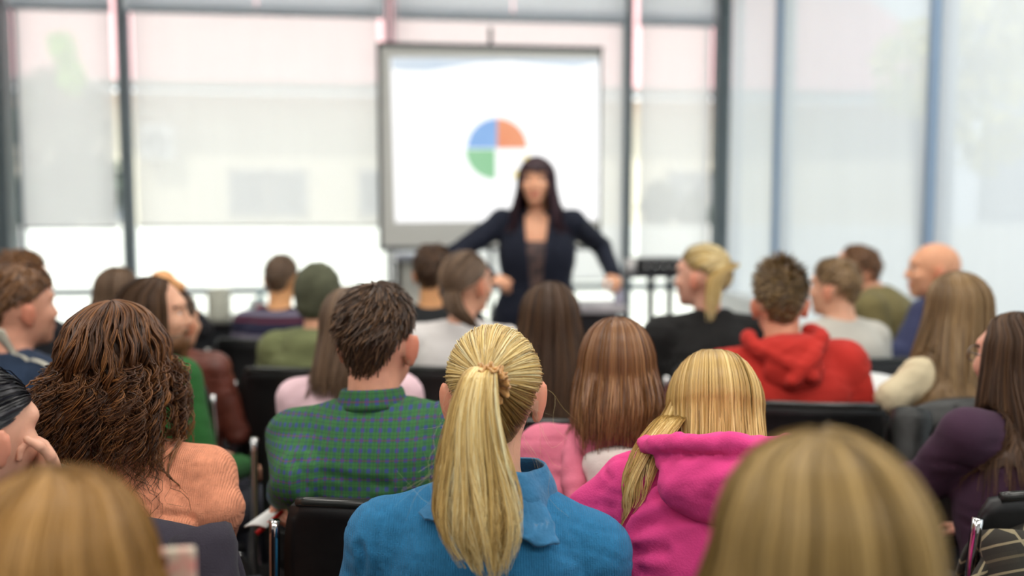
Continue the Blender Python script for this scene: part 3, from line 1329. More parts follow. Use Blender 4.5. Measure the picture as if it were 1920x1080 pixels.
# ================================================================== the room
YW, XR, XL, YB, ZC = 8.0, 2.92, -3.18, -3.0, 3.66


def onY(px, py, Y):
    u = (px - 960) / FPX
    a, b = P(px, py, 1.0), P(px, py, 2.0)
    d = b - a
    t = (Y - a[1]) / d[1]
    return a + d * t


def onX(px, py, X):
    a, b = P(px, py, 1.0), P(px, py, 2.0)
    d = b - a
    return a + d * ((X - a[0]) / d[0])


M_wall = mat('wall_paint', (222, 224, 226), 0.8, var=0.02, vscale=4, bump=0.05, bscale=90)
M_ceil = mat('ceiling_paint', (236, 236, 232), 0.9, var=0.02, vscale=3)
M_carpet = mat('carpet', (62, 58, 56), 0.95, var=0.3, vscale=60, bump=0.4, bscale=400)
M_steel = mat('mullion_grey', (98, 108, 112), 0.45, 0.2, var=0.05, vscale=6)
M_alu = mat('window_aluminium', (150, 160, 168), 0.4, 0.5)
M_chrome = mat('chrome', (205, 205, 205), 0.12, 1.0)
M_black = mat('black_plastic', (26, 26, 27), 0.38, var=0.15, vscale=40, bump=0.1, bscale=500)
M_blackmetal = mat('black_metal', (34, 36, 40), 0.4, 0.3)
M_whitelam = mat('white_laminate', (226, 226, 224), 0.4, var=0.02)

# glass
M_glass = bpy.data.materials.new('window_glass')
M_glass.use_nodes = True
t = M_glass.node_tree
t.nodes.clear()
o_ = nn(t, 'ShaderNodeOutputMaterial')
mx = nn(t, 'ShaderNodeMixShader')
mx.inputs[0].default_value = 0.05
tr = nn(t, 'ShaderNodeBsdfTransparent')
tr.inputs[0].default_value = (0.93, 0.96, 0.95, 1)
gl = nn(t, 'ShaderNodeBsdfGlossy')
gl.inputs['Roughness'].default_value = 0.02
t.links.new(tr.outputs[0], mx.inputs[1])
t.links.new(gl.outputs[0], mx.inputs[2])
t.links.new(mx.outputs[0], o_.inputs[0])


def blind_mat(name, col, see, weave=900.0):
    """woven sun-screen fabric: part of the light passes straight through the weave, the rest scatters"""
    m = bpy.data.materials.new(name)
    m.use_nodes = True
    t = m.node_tree
    t.nodes.clear()
    o = nn(t, 'ShaderNodeOutputMaterial')
    mx = nn(t, 'ShaderNodeMixShader')
    mx.inputs[0].default_value = see
    a = nn(t, 'ShaderNodeMixShader')
    a.inputs[0].default_value = 0.6
    df = nn(t, 'ShaderNodeBsdfDiffuse')
    tl = nn(t, 'ShaderNodeBsdfTranslucent')
    tc = nn(t, 'ShaderNodeTexCoord')
    n = nn(t, 'ShaderNodeTexNoise')
    n.inputs['Scale'].default_value = 3.0
    mp = nn(t, 'ShaderNodeMapping')
    mp.inputs['Scale'].default_value = (3, 3, 0.3)
    t.links.new(tc.outputs['Object'], mp.inputs[0])
    t.links.new(mp.outputs[0], n.inputs['Vector'])
    c = mixc(t, n.outputs[0], tuple(v * 0.94 for v in lin(col)[:3]) + (1,), lin(col))
    t.links.new(c, df.inputs[0])
    t.links.new(c, tl.inputs[0])
    t.links.new(df.outputs[0], a.inputs[1])
    t.links.new(tl.outputs[0], a.inputs[2])
    tp = nn(t, 'ShaderNodeBsdfTransparent')
    t.links.new(a.outputs[0], mx.inputs[1])
    t.links.new(tp.outputs[0], mx.inputs[2])
    t.links.new(mx.outputs[0], o.inputs[0])
    return m


M_blind = blind_mat('sunscreen_fabric', (228, 227, 227), 0.155)
M_blind2 = blind_mat('sunscreen_fabric_white', (214, 217, 222), 0.10)
M_pelmet = blind_mat('pelmet_cloth', (222, 226, 232), 0.0)

# floor, ceiling, walls
obj('floor', boxmesh('floor', (XL - .3, YB - .2, -.1), (XR + .3, YW + .3, 0), 0), M_carpet, kind='structure')
obj('ceiling', boxmesh('ceiling', (XL - .3, YB - .2, ZC), (XR + .5, YW + .5, ZC + .15), 0), M_ceil, kind='structure')
obj('wall_left', boxmesh('wall_left', (XL - .2, YB, 0), (XL, YW + .2, ZC), 0), M_wall, kind='structure')
obj('wall_rear', boxmesh('wall_rear', (XL - .2, YB - .2, 0), (XR + .2, YB, ZC), 0), M_wall, kind='structure')
obj('wall_front', boxesmesh('wall_front', [((XL, YW, 0), (XR, YW + .2, .30)), ((XL, YW, 3.52), (XR, YW + .2, ZC))]), M_wall, kind='structure')
obj('wall_right', boxesmesh('wall_right', [((XR, YB, 0), (XR + .2, YW + .2, .12)), ((XR, YB, 3.55), (XR + .2, YW + .2, ZC)), ((XR, YB, .12), (XR + .2, -.9, 3.55))]), M_wall, kind='structure')

# columns and mullions of the glazed front
colx = [-3.06, -2.15, -0.005, 2.04]
trim_no = 0


def trim(lo, hi, m=None):
    global trim_no
    trim_no += 1
    return obj('trim_%d' % trim_no, boxmesh('trim', lo, hi, 0.006), m or M_steel, kind='structure')


trim((-3.13, YW - .20, 0), (-2.99, YW + .02, ZC))
trim((XR - .13, YW - .14, 0), (XR + .0, YW + .0, ZC))
for x in colx[1:]:
    trim((x - .016, YW - .05, 0), (x + .016, YW + .06, ZC))
for y in (6.82, 4.77, 2.72, 0.67):
    trim((XR - .05, y - .018, 0), (XR + .05, y + .018, ZC), mat('mullion_blue', (128, 148, 172), 0.45, 0.1))
trim((XL, YW + .01, .80), (XR, YW + .07, .86), M_alu)

# window panes of the front, with frames
bays = [(-2.99, -2.172), (-2.128, -0.027), (0.017, 2.018), (2.062, XR - .13)]
for i, (x0, x1) in enumerate(bays):
    fr = 0.03
    w = obj('window_%d' % (i + 1), boxesmesh('window', [((x0, YW + .03, .30), (x0 + fr, YW + .08, 3.52)), ((x1 - fr, YW + .03, .30), (x1, YW + .08, 3.52)),
                                                        ((x0, YW + .03, .30), (x1, YW + .08, .34)), ((x0, YW + .03, 3.48), (x1, YW + .08, 3.52))]), M_alu, kind='structure')
    for z0, z1 in ((.34, .80), (.86, 3.48)):
        obj('pane', boxmesh('pane', (x0 + fr, YW + .05, z0), (x1 - fr, YW + .058, z1), 0), M_glass, parent=w)
for i, (y0, y1) in enumerate(((6.848, YW - .14), (4.798, 6.792), (2.748, 4.742), (0.698, 2.692), (-.9, 0.642))):
    w = obj('window_%d' % (i + 5), boxesmesh('window', [((XR + .03, y0, .12), (XR + .08, y0 + .03, 3.55)), ((XR + .03, y1 - .03, .12), (XR + .08, y1, 3.55)),
                                                        ((XR + .03, y0, .12), (XR + .08, y1, .16)), ((XR + .03, y0, 3.51), (XR + .08, y1, 3.55))]), M_alu, kind='structure')
    obj('pane', boxmesh('pane', (XR + .05, y0 + .03, .16), (XR + .058, y1 - .03, 3.51), 0), M_glass, parent=w)

# pelmet boards over the blinds
zt = 3.09
edges = [-2.97, -2.21, -1.08, -0.05, 0.06, 0.96, 1.99, 2.10, XR - .15]
pel = [(-2.97, -2.2), (-2.10, -1.075), (-1.065, -0.05), (0.05, 1.015), (1.025, 1.99), (2.10, XR - .15)]
pw = ['above the narrow blind beside the left column', 'above the left half of the widest left blind', 'above the right half of the widest left blind', 'above the left half of the projection screen', 'above the right half of the projection screen', 'above the narrow blind beside the corner column']
for (x0, x1), w_ in zip(pel, pw):
    r = Root('pelmet_board', ((x0 + x1) / 2, YW - .10, zt), 0, 'pale grey pelmet board ' + w_, 'pelmet', 'pelmet boards over the front blinds')
    r.part('board', mesh_np('board', [(x0, YW - .10, zt), (x1, YW - .10, zt), (x1, YW - .10, 3.5), (x0, YW - .10, 3.5)], [[0, 1, 2, 3]], smooth=False), M_pelmet)
    r.part('lower_edge', boxmesh('lower_edge', (x0, YW - .118, zt - .018), (x1, YW - .082, zt), .003), mat('pelmet_edge', (160, 168, 178), 0.6))

# roller blinds


def blind(x0, x1, z0, y, label, m, axis='x', z1=3.13):
    c = (x0 + x1) / 2
    if axis == 'x':
        g = 'roller blinds on the front windows'
        r = Root('roller_blind', (c, y, z0), 0, label, 'blind', g)
        u = np.linspace(x0, x1, 40)
        z = np.linspace(z0, z1, 24)
        U, Z = np.meshgrid(u, z, indexing='ij')
        Yy = y + 0.006 * np.sin((U - x0) / (x1 - x0) * np.pi * 3) * np.sin((Z - z0) * 1.1)
        G = np.stack([U, Yy, Z], -1)
        V, Q = tube([(x0, y, z0), (x1, y, z0)], .011, 8)
        V2, Q2 = tube([(x0, y, z1), (x1, y, z1)], .028, 12)
    else:
        g = 'roller blinds on the right windows'
        r = Root('roller_blind', (y, c, z0), 0, label, 'blind', g)
        u = np.linspace(x0, x1, 40)
        z = np.linspace(z0, z1, 24)
        U, Z = np.meshgrid(u, z, indexing='ij')
        Xx = y + 0.008 * np.sin((U - x0) / (x1 - x0) * np.pi * 4) * np.sin((Z - z0) * .9)
        G = np.stack([Xx, U, Z], -1)
        V, Q = tube([(y, x0, z0), (y, x1, z0)], .011, 8)
        V2, Q2 = tube([(y, x0, z1), (y, x1, z1)], .028, 12)
    nu, nv = G.shape[:2]
    i = np.arange(nu - 1)[:, None]
    j = np.arange(nv - 1)[None]
    q = np.stack([i * nv + j, (i + 1) * nv + j, (i + 1) * nv + j + 1, i * nv + j + 1], -1).reshape(-1, 4)
    r.part('fabric', mesh_np('fabric', G.reshape(-1, 3), q), m)
    r.part('bottom_bar', vq('bottom_bar', V, Q), mat('blind_bar', (205, 208, 210), 0.5))
    r.part('roller', vq('roller', V2, Q2), M_alu)


blind(-2.93, -2.215, 1.36, YW - .05, 'pale grey roller blind between the left column and the first mullion', M_blind)
blind(-2.05, -0.10, 1.37, YW - .05, 'wide pale grey roller blind left of the projection screen', M_blind)
blind(0.05, 1.985, .90, YW - .05, 'pale grey roller blind behind the projection screen', M_blind)
blind(2.13, XR - .165, 1.08, YW - .05, 'narrow grey roller blind between the screen and the corner column', M_blind)
blind(6.88, YW - .16, .14, XR - .02, 'narrow white roller blind on the right wall next to the corner', M_blind2, 'y', 3.5)
blind(4.82, 6.765, .14, XR - .02, 'wide white roller blind on the right wall behind the bald man', M_blind2, 'y', 3.5)
blind(2.77, 4.715, .14, XR - .02, 'white roller blind on the right wall at the photo edge with leaf patches', M_blind2, 'y', 3.5)
blind(0.72, 2.665, .14, XR - .02, 'white roller blind on the right wall, the one nearest the viewer', M_blind2, 'y', 3.5)

# ================================================================== outdoors
M_pave = mat('paving', (225, 222, 214), 0.9, var=0.06, vscale=2)
obj('ground', boxmesh('ground', (-40, YW + .3, -.35), (40, 60, -.15), 0), M_pave, kind='structure')
obj('ground_side', boxmesh('ground_side', (XR + .6, -30, -.35), (40, YW + .3, -.15), 0), M_pave, kind='structure')
YBD = 16.0
M_cream = mat('cream_render', (236, 228, 208), 0.9, var=0.05, vscale=1.5)
M_pinkroof = mat('pink_roof', (222, 170, 172), 0.9, var=0.08, vscale=3)
r = Root('building', (0, YBD, -.15), 0, 'cream rendered house with a pink roof seen through the front blinds', 'building')
zr = onY(480, 176, YBD)[2]
zr2 = onY(480, 40, YBD + 2)[2]
r.part('wall', boxmesh('wall', (-14, YBD, -.15), (10, YBD + 6, zr), 0), M_cream)
V = [(-14.6, YBD - .6, zr + .12), (10.6, YBD - .6, zr + .12), (10.6, YBD + 4, zr2 + 1.2), (-14.6, YBD + 4, zr2 + 1.2), (-14.6, YBD - .6, zr - .02), (10.6, YBD - .6, zr - .02), (10.6, YBD + 4, zr2 + .9), (-14.6, YBD + 4, zr2 + .9)]
ro = r.part('roof', mesh_np('roof', V, [[0, 1, 2, 3], [7, 6, 5, 4], [0, 4, 5, 1], [1, 5, 6, 2], [2, 6, 7, 3], [3, 7, 4, 0]], smooth=False), M_pinkroof)
r.part('gutter', vq('gutter', *tube([(-14.6, YBD - .66, zr + .05), (10.6, YBD - .66, zr + .05)], .07, 8)), mat('gutter_grey', (150, 146, 142), 0.6), ro)
for (pa, pb, ya, yb_) in ((430, 575, 318, 405), (672, 800, 318, 405), (160, 235, 322, 420), (1250, 1330, 322, 410), (900, 1010, 318, 405)):
    a, b = onY(pa, yb_, YBD), onY(pb, ya, YBD)
    wn = r.part('window', boxesmesh('window', [((a[0], YBD - .05, a[2]), (a[0] + .07, YBD + .02, b[2])), ((b[0] - .07, YBD - .05, a[2]), (b[0], YBD + .02, b[2])),
                                               ((a[0], YBD - .05, a[2]), (b[0], YBD + .02, a[2] + .07)), ((a[0], YBD - .05, b[2] - .07), (b[0], YBD + .02, b[2])), (((a[0] + b[0]) / 2 - .03, YBD - .05, a[2]), ((a[0] + b[0]) / 2 + .03, YBD + .02, b[2]))]), mat('shutter_frame', (170, 172, 176), 0.6))
    for h in (0, 1):
        w_ = (b[0] - a[0]) / 2
        r.part('pane', boxmesh('pane', (a[0] + h * w_ + .05, YBD - .02, a[2] + .07), (a[0] + (h + 1) * w_ - .05, YBD - .005, b[2] - .07), 0), mat('dark_pane', (120, 126, 134), 0.3), wn)
a, b = onY(275, 300, YBD), onY(332, 238, YBD)
r = Root('air_conditioner', (a[0], YBD - .2, a[2]), 0, 'white air conditioner box on the cream house wall', 'air conditioner')
r.part('casing', boxmesh('casing', (a[0], YBD - .32, a[2]), (b[0], YBD - .02, b[2]), .02), mat('ac_white', (228, 230, 232), 0.5))
gV, gQ = merge([tube([((a[0] + b[0]) / 2 + R_ * math.cos(q), YBD - .335, (a[2] + b[2]) / 2 + R_ * math.sin(q)) for q in np.linspace(0, 2 * np.pi, 20, endpoint=False)], .012, 5, True) for R_ in (.06, .12, .18)])
r.part('fan_grille', vq('fan_grille', gV, gQ), mat('ac_grille', (120, 124, 128), 0.5))


r = Root('neighbour_building', (10, 4, -.15), 0, 'pale grey building added as a darker backdrop to the yellow leaves beyond the right wall blinds', 'building')  # added building: darker backdrop that makes the yellow leaves look brighter
r.part('wall', boxmesh('wall', (10, -6, -.15), (14, 15, 4.6), 0), mat('grey_render', (176, 182, 190), 0.9, var=.04, vscale=2))
for y_ in (0, 4, 8, 12):
    w_ = r.part('window', boxmesh('window', (9.94, y_ - .6, 1.2), (10.02, y_ + .6, 2.6), .01), mat('shutter_frame', (170, 172, 176), 0.6))
    r.part('pane', boxmesh('pane', (9.92, y_ - .5, 1.3), (9.95, y_ + .5, 2.5), 0), mat('dark_pane', (120, 126, 134), 0.3), w_)
r.part('roof', boxmesh('roof', (9.6, -6.3, 4.6), (14.3, 15.3, 4.85), .01), mat('grey_roof', (150, 150, 152), 0.9))


def leafcloud(c, rad, n, size, seed):
    g = np.random.default_rng(seed)
    q = g.normal(size=(n, 3))
    q /= np.linalg.norm(q, axis=1, keepdims=True)
    q = q * (g.uniform(0.25, 1, n) ** 0.5)[:, None] * np.asarray(rad) + np.asarray(c)
    d = g.normal(size=(n, 3))
    d /= np.linalg.norm(d, axis=1, keepdims=True)
    e = np.cross(d, g.normal(size=(n, 3)))
    e /= np.linalg.norm(e, axis=1, keepdims=True)
    sz = size * g.uniform(0.6, 1.3, n)[:, None]
    V = np.stack([q - d * sz, q + e * sz * .45, q + d * sz, q - e * sz * .45], 1).reshape(-1, 3)
    return V, np.arange(n * 4).reshape(-1, 4)


def tree(base, h, blobs, m, label, size=.09, n=900, seed=1, group='trees outside the windows'):
    r = Root('tree', base, 0, label, 'tree', group)
    b = np.asarray(base, float)
    V, Q = tube(spline([b, b + [0.05, 0, h * .5], b + [-.05, .1, h]], 10), np.linspace(.11, .05, 10), 8)
    parts = [(V, Q)]
    for c, rd in blobs:
        parts.append(tube(spline([b + [0, 0, h * .45], (b + [0, 0, h * .8] + np.asarray(c)) / 2, c], 8), np.linspace(.05, .015, 8), 6))
    V, Q = merge(parts)
    r.part('trunk', vq('trunk', V, Q), mat('bark', (92, 84, 76), 0.9, var=0.2))
    lv = [leafcloud(c, rd, n, size, seed + i) for i, (c, rd) in enumerate(blobs)]
    V, Q = merge(lv)
    o = r.part('foliage', mesh_np('foliage', V, Q, smooth=False), m)
    o['kind'] = 'stuff'


M_leafdark = mat('leaf_dark', (84, 96, 78), 0.7, var=0.3, vscale=6)
M_leafsun = mat('leaf_sunlit', (168, 214, 84), 0.6, var=0.2, vscale=5)
M_leafyel = mat('leaf_yellow', (236, 226, 150), 0.6, var=0.15, vscale=5)
c1, c2, c3 = onY(110, 240, 13.2), onY(160, 350, 13.2), onY(90, 370, 13.1)
tree((c2[0] - .3, 13.2, -.15), 2.6, [(c1, (.65, .4, .9)), (c2, (.55, .4, .5)), (c3, (.5, .4, .5))], M_leafdark, 'dark leafy tree outside the blind next to the left column', n=800, seed=5)
c1, c2 = onY(118, 90, 12.9), onY(135, 140, 12.9)
tree((c1[0] - .5, 12.9, -.15), 2.9, [(c1, (.18, .2, .22)), (c2, (.16, .2, .25))], M_leafsun, 'thin tree with sunlit pale green leaves high behind the left blind', n=160, size=.07, seed=9)
c1, c2, c3 = onX(1700, 130, 5.2), onX(1860, 40, 4.6), onX(1850, 210, 4.6)
tree((5.4, c1[1], -.15), 2.8, [(c1, (.3, .45, .5)), (c2, (.3, .55, .4)), (c3, (.3, .4, .5))], M_leafyel, 'tree with pale yellow leaves outside the right wall blinds', n=330, size=.08, seed=15)
c1, c2 = onY(1235, 385, 13), onY(1300, 400, 13)
tree((c1[0], 13, -.15), 1.1, [(c1, (.25, .3, .35)), (c2, (.25, .3, .3))], M_leafdark, 'low shrub outside the narrow blind by the corner column', n=260, seed=21)


def fronds(base, n, L, label, seed):
    g = np.random.default_rng(seed)
    r = Root('garden_plant', base, 0, label, 'plant', 'spiky plants along the cream house')
    for i in range(n):
        a = g.uniform(0, 6.28)
        el_ = g.uniform(.7, 1.35)
        d = np.array([math.cos(a) * math.cos(el_), math.sin(a) * math.cos(el_), math.sin(el_)])
        p = spline([np.asarray(base), np.asarray(base) + d * L * .6, np.asarray(base) + d * L + np.array([d[0], d[1], -.25]) * .25], 7)
        sd = np.cross(d, [0, 0, 1])
        sd /= np.linalg.norm(sd) + 1e-6
        w = .03 * np.sin(np.linspace(.35, np.pi, 7))[:, None]
        G = np.stack([p - sd * w, p + [0, 0, .008], p + sd * w], 1)
        r.part('leaf', vq('leaf', *sheet(G, .004)), M_leafdark)


obj('garden_wall', boxmesh('garden_wall', (-12, 12.2, -.15), (9, 12.5, onY(480, 425, 12.3)[2]), .01), mat('whitewash', (240, 240, 236), 0.9, var=.02), label='white backdrop wall added for brightness below the blinds, in front of the cream house', cat='wall')  # added wall: sunlit white fills the glass below the blinds with brightness
for i, (px, w_) in enumerate(((335, 'left'), (395, 'middle'), (625, 'right'), (215, 'far left'))):
    b = onY(px, 430, 14.0)
    fronds((b[0], 14.0, -.15), 12, 1.5, 'dark spiky garden plant behind the wide left blind, %s of the row' % w_, 40 + i)

# ================================================================== screen, furniture at the front
YS = 6.55
a, b = onY(716, 462, YS), onY(1128, 93, YS)
x0, x1, z0, z1 = a[0], b[0], a[2], b[2]
scr = Root('projection_screen', ((x0 + x1) / 2, YS, 0), 0, 'white projection screen with black border on a tripod, showing a pie chart', 'projection screen')
M_scr = mat('screen_cloth', (214, 214, 208), 0.9)
M_scrblk = mat('screen_border', (38, 42, 48), 0.6)
surf = scr.part('surface', boxmesh('surface', (x0, YS - .004, z0), (x1, YS + .004, z1), 0), M_scr)
for nm, lo, hi in (('border', (x0 - .02, YS - .012, z1 - .012), (x1 + .01, YS + .02, z1 + .018)), ('border', (x0 - .02, YS - .012, z0 - .02), (x0 + .004, YS + .012, z1)),
                   ('border', (x1 - .012, YS - .012, z0 - .02), (x1 + .004, YS + .012, z1)), ('border', (x0 - .02, YS - .02, z0 - .03), (x1 + .02, YS + .03, z0 - .002))):
    scr.part(nm, boxmesh(nm, lo, hi, .003), M_scrblk)
xm = onY(921, 90, YS)[0]
scr.part('pole', vq('pole', *tube([(xm, YS + .05, .35), (xm, YS + .05, z1 + .14)], .014, 10)), M_blackmetal)
for q in (0.4, 2.5, 4.7):
    scr.part('leg', vq('leg', *tube([(xm, YS + .05, .62), (xm + .5 * math.cos(q), YS + .05 + .35 * math.sin(q), .015)], .011, 8)), M_blackmetal)
scr.part('handle', vq('handle', *tube([(x1 - .03, YS - .02, z0 - .02), (x1 + .08, YS - .03, z0 - .05)], .012, 8)), M_blackmetal)


def glow(name, c, e, c2=None):
    m = bpy.data.materials.new(name)
    m.use_nodes = True
    t = m.node_tree
    b_ = t.nodes['Principled BSDF']
    b_.inputs['Base Color'].default_value = (.15, .15, .15, 1)
    b_.inputs['Roughness'].default_value = 0.9
    b_.inputs['Emission Strength'].default_value = e
    if c2:
        tc = nn(t, 'ShaderNodeTexCoord')
        n = nn(t, 'ShaderNodeTexNoise')
        n.inputs['Scale'].default_value = 4
        t.links.new(tc.outputs['Object'], n.inputs['Vector'])
        t.links.new(mixc(t, n.outputs[0], lin(c), lin(c2)), b_.inputs['Emission Color'])
    else:
        b_.inputs['Emission Color'].default_value = lin(c)
    return m


def flat(pts, y, th=.0015):
    """thin slide area from pixel outline, on the screen"""
    V = np.array([onY(p_[0], p_[1], y) for p_ in pts])
    n = len(V)
    V2 = V + np.array([0, th, 0])
    me = bpy.data.meshes.new('area')
    me.from_pydata([tuple(v) for v in np.vstack([V, V2])], [], [list(range(n))[::-1], list(range(n, 2 * n))] + [[i, (i + 1) % n, n + (i + 1) % n, n + i] for i in range(n)])
    return me


sl = scr.part('slide', flat([(732, 108), (1124, 110), (1124, 413), (741, 417)], YS - .008), glow('slide_white', (255, 255, 255), 1.15), surf, 'bright white projected slide')
wave = [(734, 109), (1122, 111), (1122, 118), (1080, 126), (1020, 122), (960, 116), (900, 118), (850, 126), (800, 134), (760, 133), (735, 130)]
scr.part('slide_wave', flat(wave, YS - .0105), glow('slide_blue_wave', (196, 214, 232), 0.95, (222, 232, 240)), surf)
pc, pr_ = np.array([932, 282]), 56


def wedge(a0, a1, rin=0, cx=0, cy=0):
    q = [pc + np.array([cx, cy]) + pr_ * np.array([math.cos(math.radians(a_)), -math.sin(math.radians(a_))]) for a_ in np.linspace(a0, a1, 16)]
    if rin:
        q += [pc + np.array([cx, cy]) + rin * np.array([math.cos(math.radians(a_)), -math.sin(math.radians(a_))]) for a_ in np.linspace(a1, a0, 16)]
        return [tuple(v) for v in q]
    return [tuple(v) for v in q] + [tuple(pc + np.array([cx, cy]))]


pcs = [('blue', wedge(90, 180, 0, 0, -4), (150, 196, 238), (96, 150, 220)), ('orange', wedge(0, 90, 0, 0, -4), (228, 122, 72), (240, 160, 110)),
       ('green', wedge(180, 270, 0, -3, -2), (112, 190, 130), (150, 205, 160)), ('yellow', wedge(-62, -6, 46, 6, 4), (246, 226, 120), (236, 200, 80))]
for nm, pts, ca, cb in pcs:
    scr.part('pie_slice', flat(pts, YS - .0105), glow('slide_' + nm, ca, 1.0, cb), surf, nm + ' slice of the pie chart')


def table(label, x0, x1, y0, y1, h, top_m, leg_m, th=.028, panel=None, group=None, cat='table', name='table'):
    r = Root(name, ((x0 + x1) / 2, (y0 + y1) / 2, 0), 0, label, cat, group)
    r.part('tabletop', boxmesh('tabletop', (x0, y0, h - th), (x1, y1, h), .005), top_m)
    for x in (x0 + .04, x1 - .04):
        for y in (y0 + .04, y1 - .04):
            r.part('leg', boxmesh('leg', (x - .016, y - .016, 0), (x + .016, y + .016, h - th), .004), leg_m)
    if panel:
        r.part('front_panel', boxmesh('front_panel', (x0 + .06, y0 + .05, h - panel), (x1 - .06, y0 + .066, h - th), .002), leg_m)
    return r


# side table with canister and bottles, left
ta, tb = onY(372, 606, 6.25), onY(560, 606, 6.25)
ZT = ta[2]
table('black side table with a glossy edge left of the man in the striped jumper', ta[0] - .9, tb[0] + .1, 6.25, 6.85, ZT, mat('gloss_black', (38, 36, 40), 0.12), M_blackmetal, panel=.45)
a, b = onY(389, 604, 6.45), onY(433, 541, 6.45)
cx, cw = (a[0] + b[0]) / 2, (b[0] - a[0]) / 2
r = Root('canister', (cx, 6.45, ZT), 0, 'cream cylindrical canister standing on the black side table', 'canister')
r.part('drum', vq('drum', *lathe([(.001, ZT), (cw * .95, ZT), (cw, ZT + .01), (cw, b[2] - .025), (cw * .96, b[2] - .018)], 24, (cx, 6.45, 0))), mat('cream_plastic', (206, 206, 190), 0.5))
r.part('lid', vq('lid', *lathe([(cw * 1.02, b[2] - .03), (cw * 1.02, b[2] - .012), (cw * .8, b[2] + .002), (cw * .4, b[2] + .008), (.001, b[2] + .009)], 24, (cx, 6.45, 0))), mat('cream_plastic_lid', (196, 196, 180), 0.5))


def bottle(px, ytop, Y, label, glass, capm, r0, zb, lab=None):
    c = onY(px, ytop, Y)
    h = c[2] - zb
    r = Root('bottle', (c[0], Y, zb), 0, label, 'bottle')
    r.part('glass', vq('glass', *lathe([(.001, 0), (r0 * .9, 0), (r0, .01), (r0, h * .6), (r0 * .85, h * .7), (r0 * .4, h * .82), (r0 * .38, h * .92)], 18, (c[0], Y, zb))), glass)
    r.part('cap', vq('cap', *lathe([(r0 * .45, h * .9), (r0 * .45, h), (.001, h)], 14, (c[0], Y, zb))), capm)
    if lab:
        r.part('paper_label', vq('paper_label', *lathe([(r0 * 1.02, h * .2), (r0 * 1.02, h * .5)], 18, (c[0], Y, zb))), lab)


M_clear = mat('clear_plastic', (205, 226, 228), 0.1, trans=0.6)
bottle(452, 588, 6.4, 'small bottle with a dark cap on the black side table', mat('frosted', (214, 216, 218), 0.3), M_blackmetal, .035, ZT)
bottle(488, 545, 6.5, 'clear water bottle with red label beside the man in stripes', M_clear, mat('teal_cap', (90, 150, 160), 0.4), .040, ZT, mat('red_label', (190, 60, 80), 0.6))
bottle(474, 560, 6.6, 'second clear bottle just left of the red labelled bottle', M_clear, mat('white_cap', (225, 225, 225), 0.4), .034, ZT)

# cream cabinet in a black frame below the screen
a, b = onY(742, 640, 6.9), onY(852, 478, 6.9)
r = Root('equipment_cabinet', ((a[0] + b[0]) / 2, 6.9, 0), 0, 'cream equipment cabinet in a black frame below the projection screen', 'cabinet')
r.part('body', boxmesh('body', (a[0] + .03, 6.92, .1), (b[0] - .03, 7.3, b[2] - .03), .004), mat('cabinet_cream', (214, 212, 202), 0.6))
r.part('top_board', boxmesh('top_board', (a[0], 6.88, b[2] - .04), (b[0], 7.33, b[2]), .004), mat('pale_lilac', (206, 208, 222), 0.5))
for x in (a[0], b[0] - .035):
    r.part('post', boxmesh('post', (x, 6.885, 0), (x + .035, 6.92, b[2] - .04), .003), M_blackmetal)
dr = r.part('door', boxmesh('door', (a[0] + .05, 6.905, .15), (b[0] - .05, 6.92, b[2] - .08), .003), mat('cabinet_door', (220, 218, 208), 0.6))
r.part('handle', vq('handle', *tube([(b[0] - .09, 6.895, b[2] - .35), (b[0] - .09, 6.895, b[2] - .25)], .007, 8)), M_blackmetal, dr)

# AV stand with black equipment, right
YA = 5.9
a, b = onY(1168, 522, YA), onY(1278, 512, YA)
zt2 = b[2]
r = Root('equipment_stand', ((a[0] + b[0]) / 2, YA, 0), 0, 'tall black equipment stand right of the presenter, with an amplifier on it', 'stand')
r.part('top_board', boxmesh('top_board', (a[0], YA - .02, zt2 - .03), (b[0] + .05, YA + .42, zt2), .004), mat('stand_top', (60, 60, 66), 0.2))
xp = onY(1221, 560, YA)[0]
for x, y in ((xp, YA + .02), (b[0] + .03, YA + .36)):
    r.part('post', boxmesh('post', (x - .02, y - .02, 0), (x + .02, y + .02, zt2 - .03), .004), M_blackmetal)
r.part('shelf', boxmesh('shelf', (a[0], YA, .32), (b[0] + .05, YA + .4, .35), .004), M_blackmetal)
a2, b2 = onY(1196, 508, YA), onY(1275, 486, YA)
r = Root('amplifier', ((a2[0] + b2[0]) / 2, YA + .15, zt2), 0, 'black amplifier box lying on the equipment stand', 'amplifier')
am = r.part('case', boxmesh('case', (a2[0], YA + .02, zt2), (b2[0] + .06, YA + .32, b2[2]), .006), M_black)
for i in range(4):
    x = a2[0] + .06 + i * .06
    r.part('knob', vq('knob', *[q_ for q_ in tube([(x, YA + .02, zt2 + .04), (x, YA + .0, zt2 + .04)], .012, 10)]), M_chrome, am)
a3, b3 = onY(1176, 518, YA), onY(1196, 504, YA)
obj('paper_cup', vq('paper_cup', *lathe([(.001, 0), (.026, 0), (.036, .09), (.032, .09), (.024, .01)], 18, (0, 0, 0))), mat('cup_white', (232, 228, 226), 0.6), loc=((a3[0] + b3[0]) / 2, YA + .05, zt2), label='white paper cup on the equipment stand beside the amplifier', cat='cup')

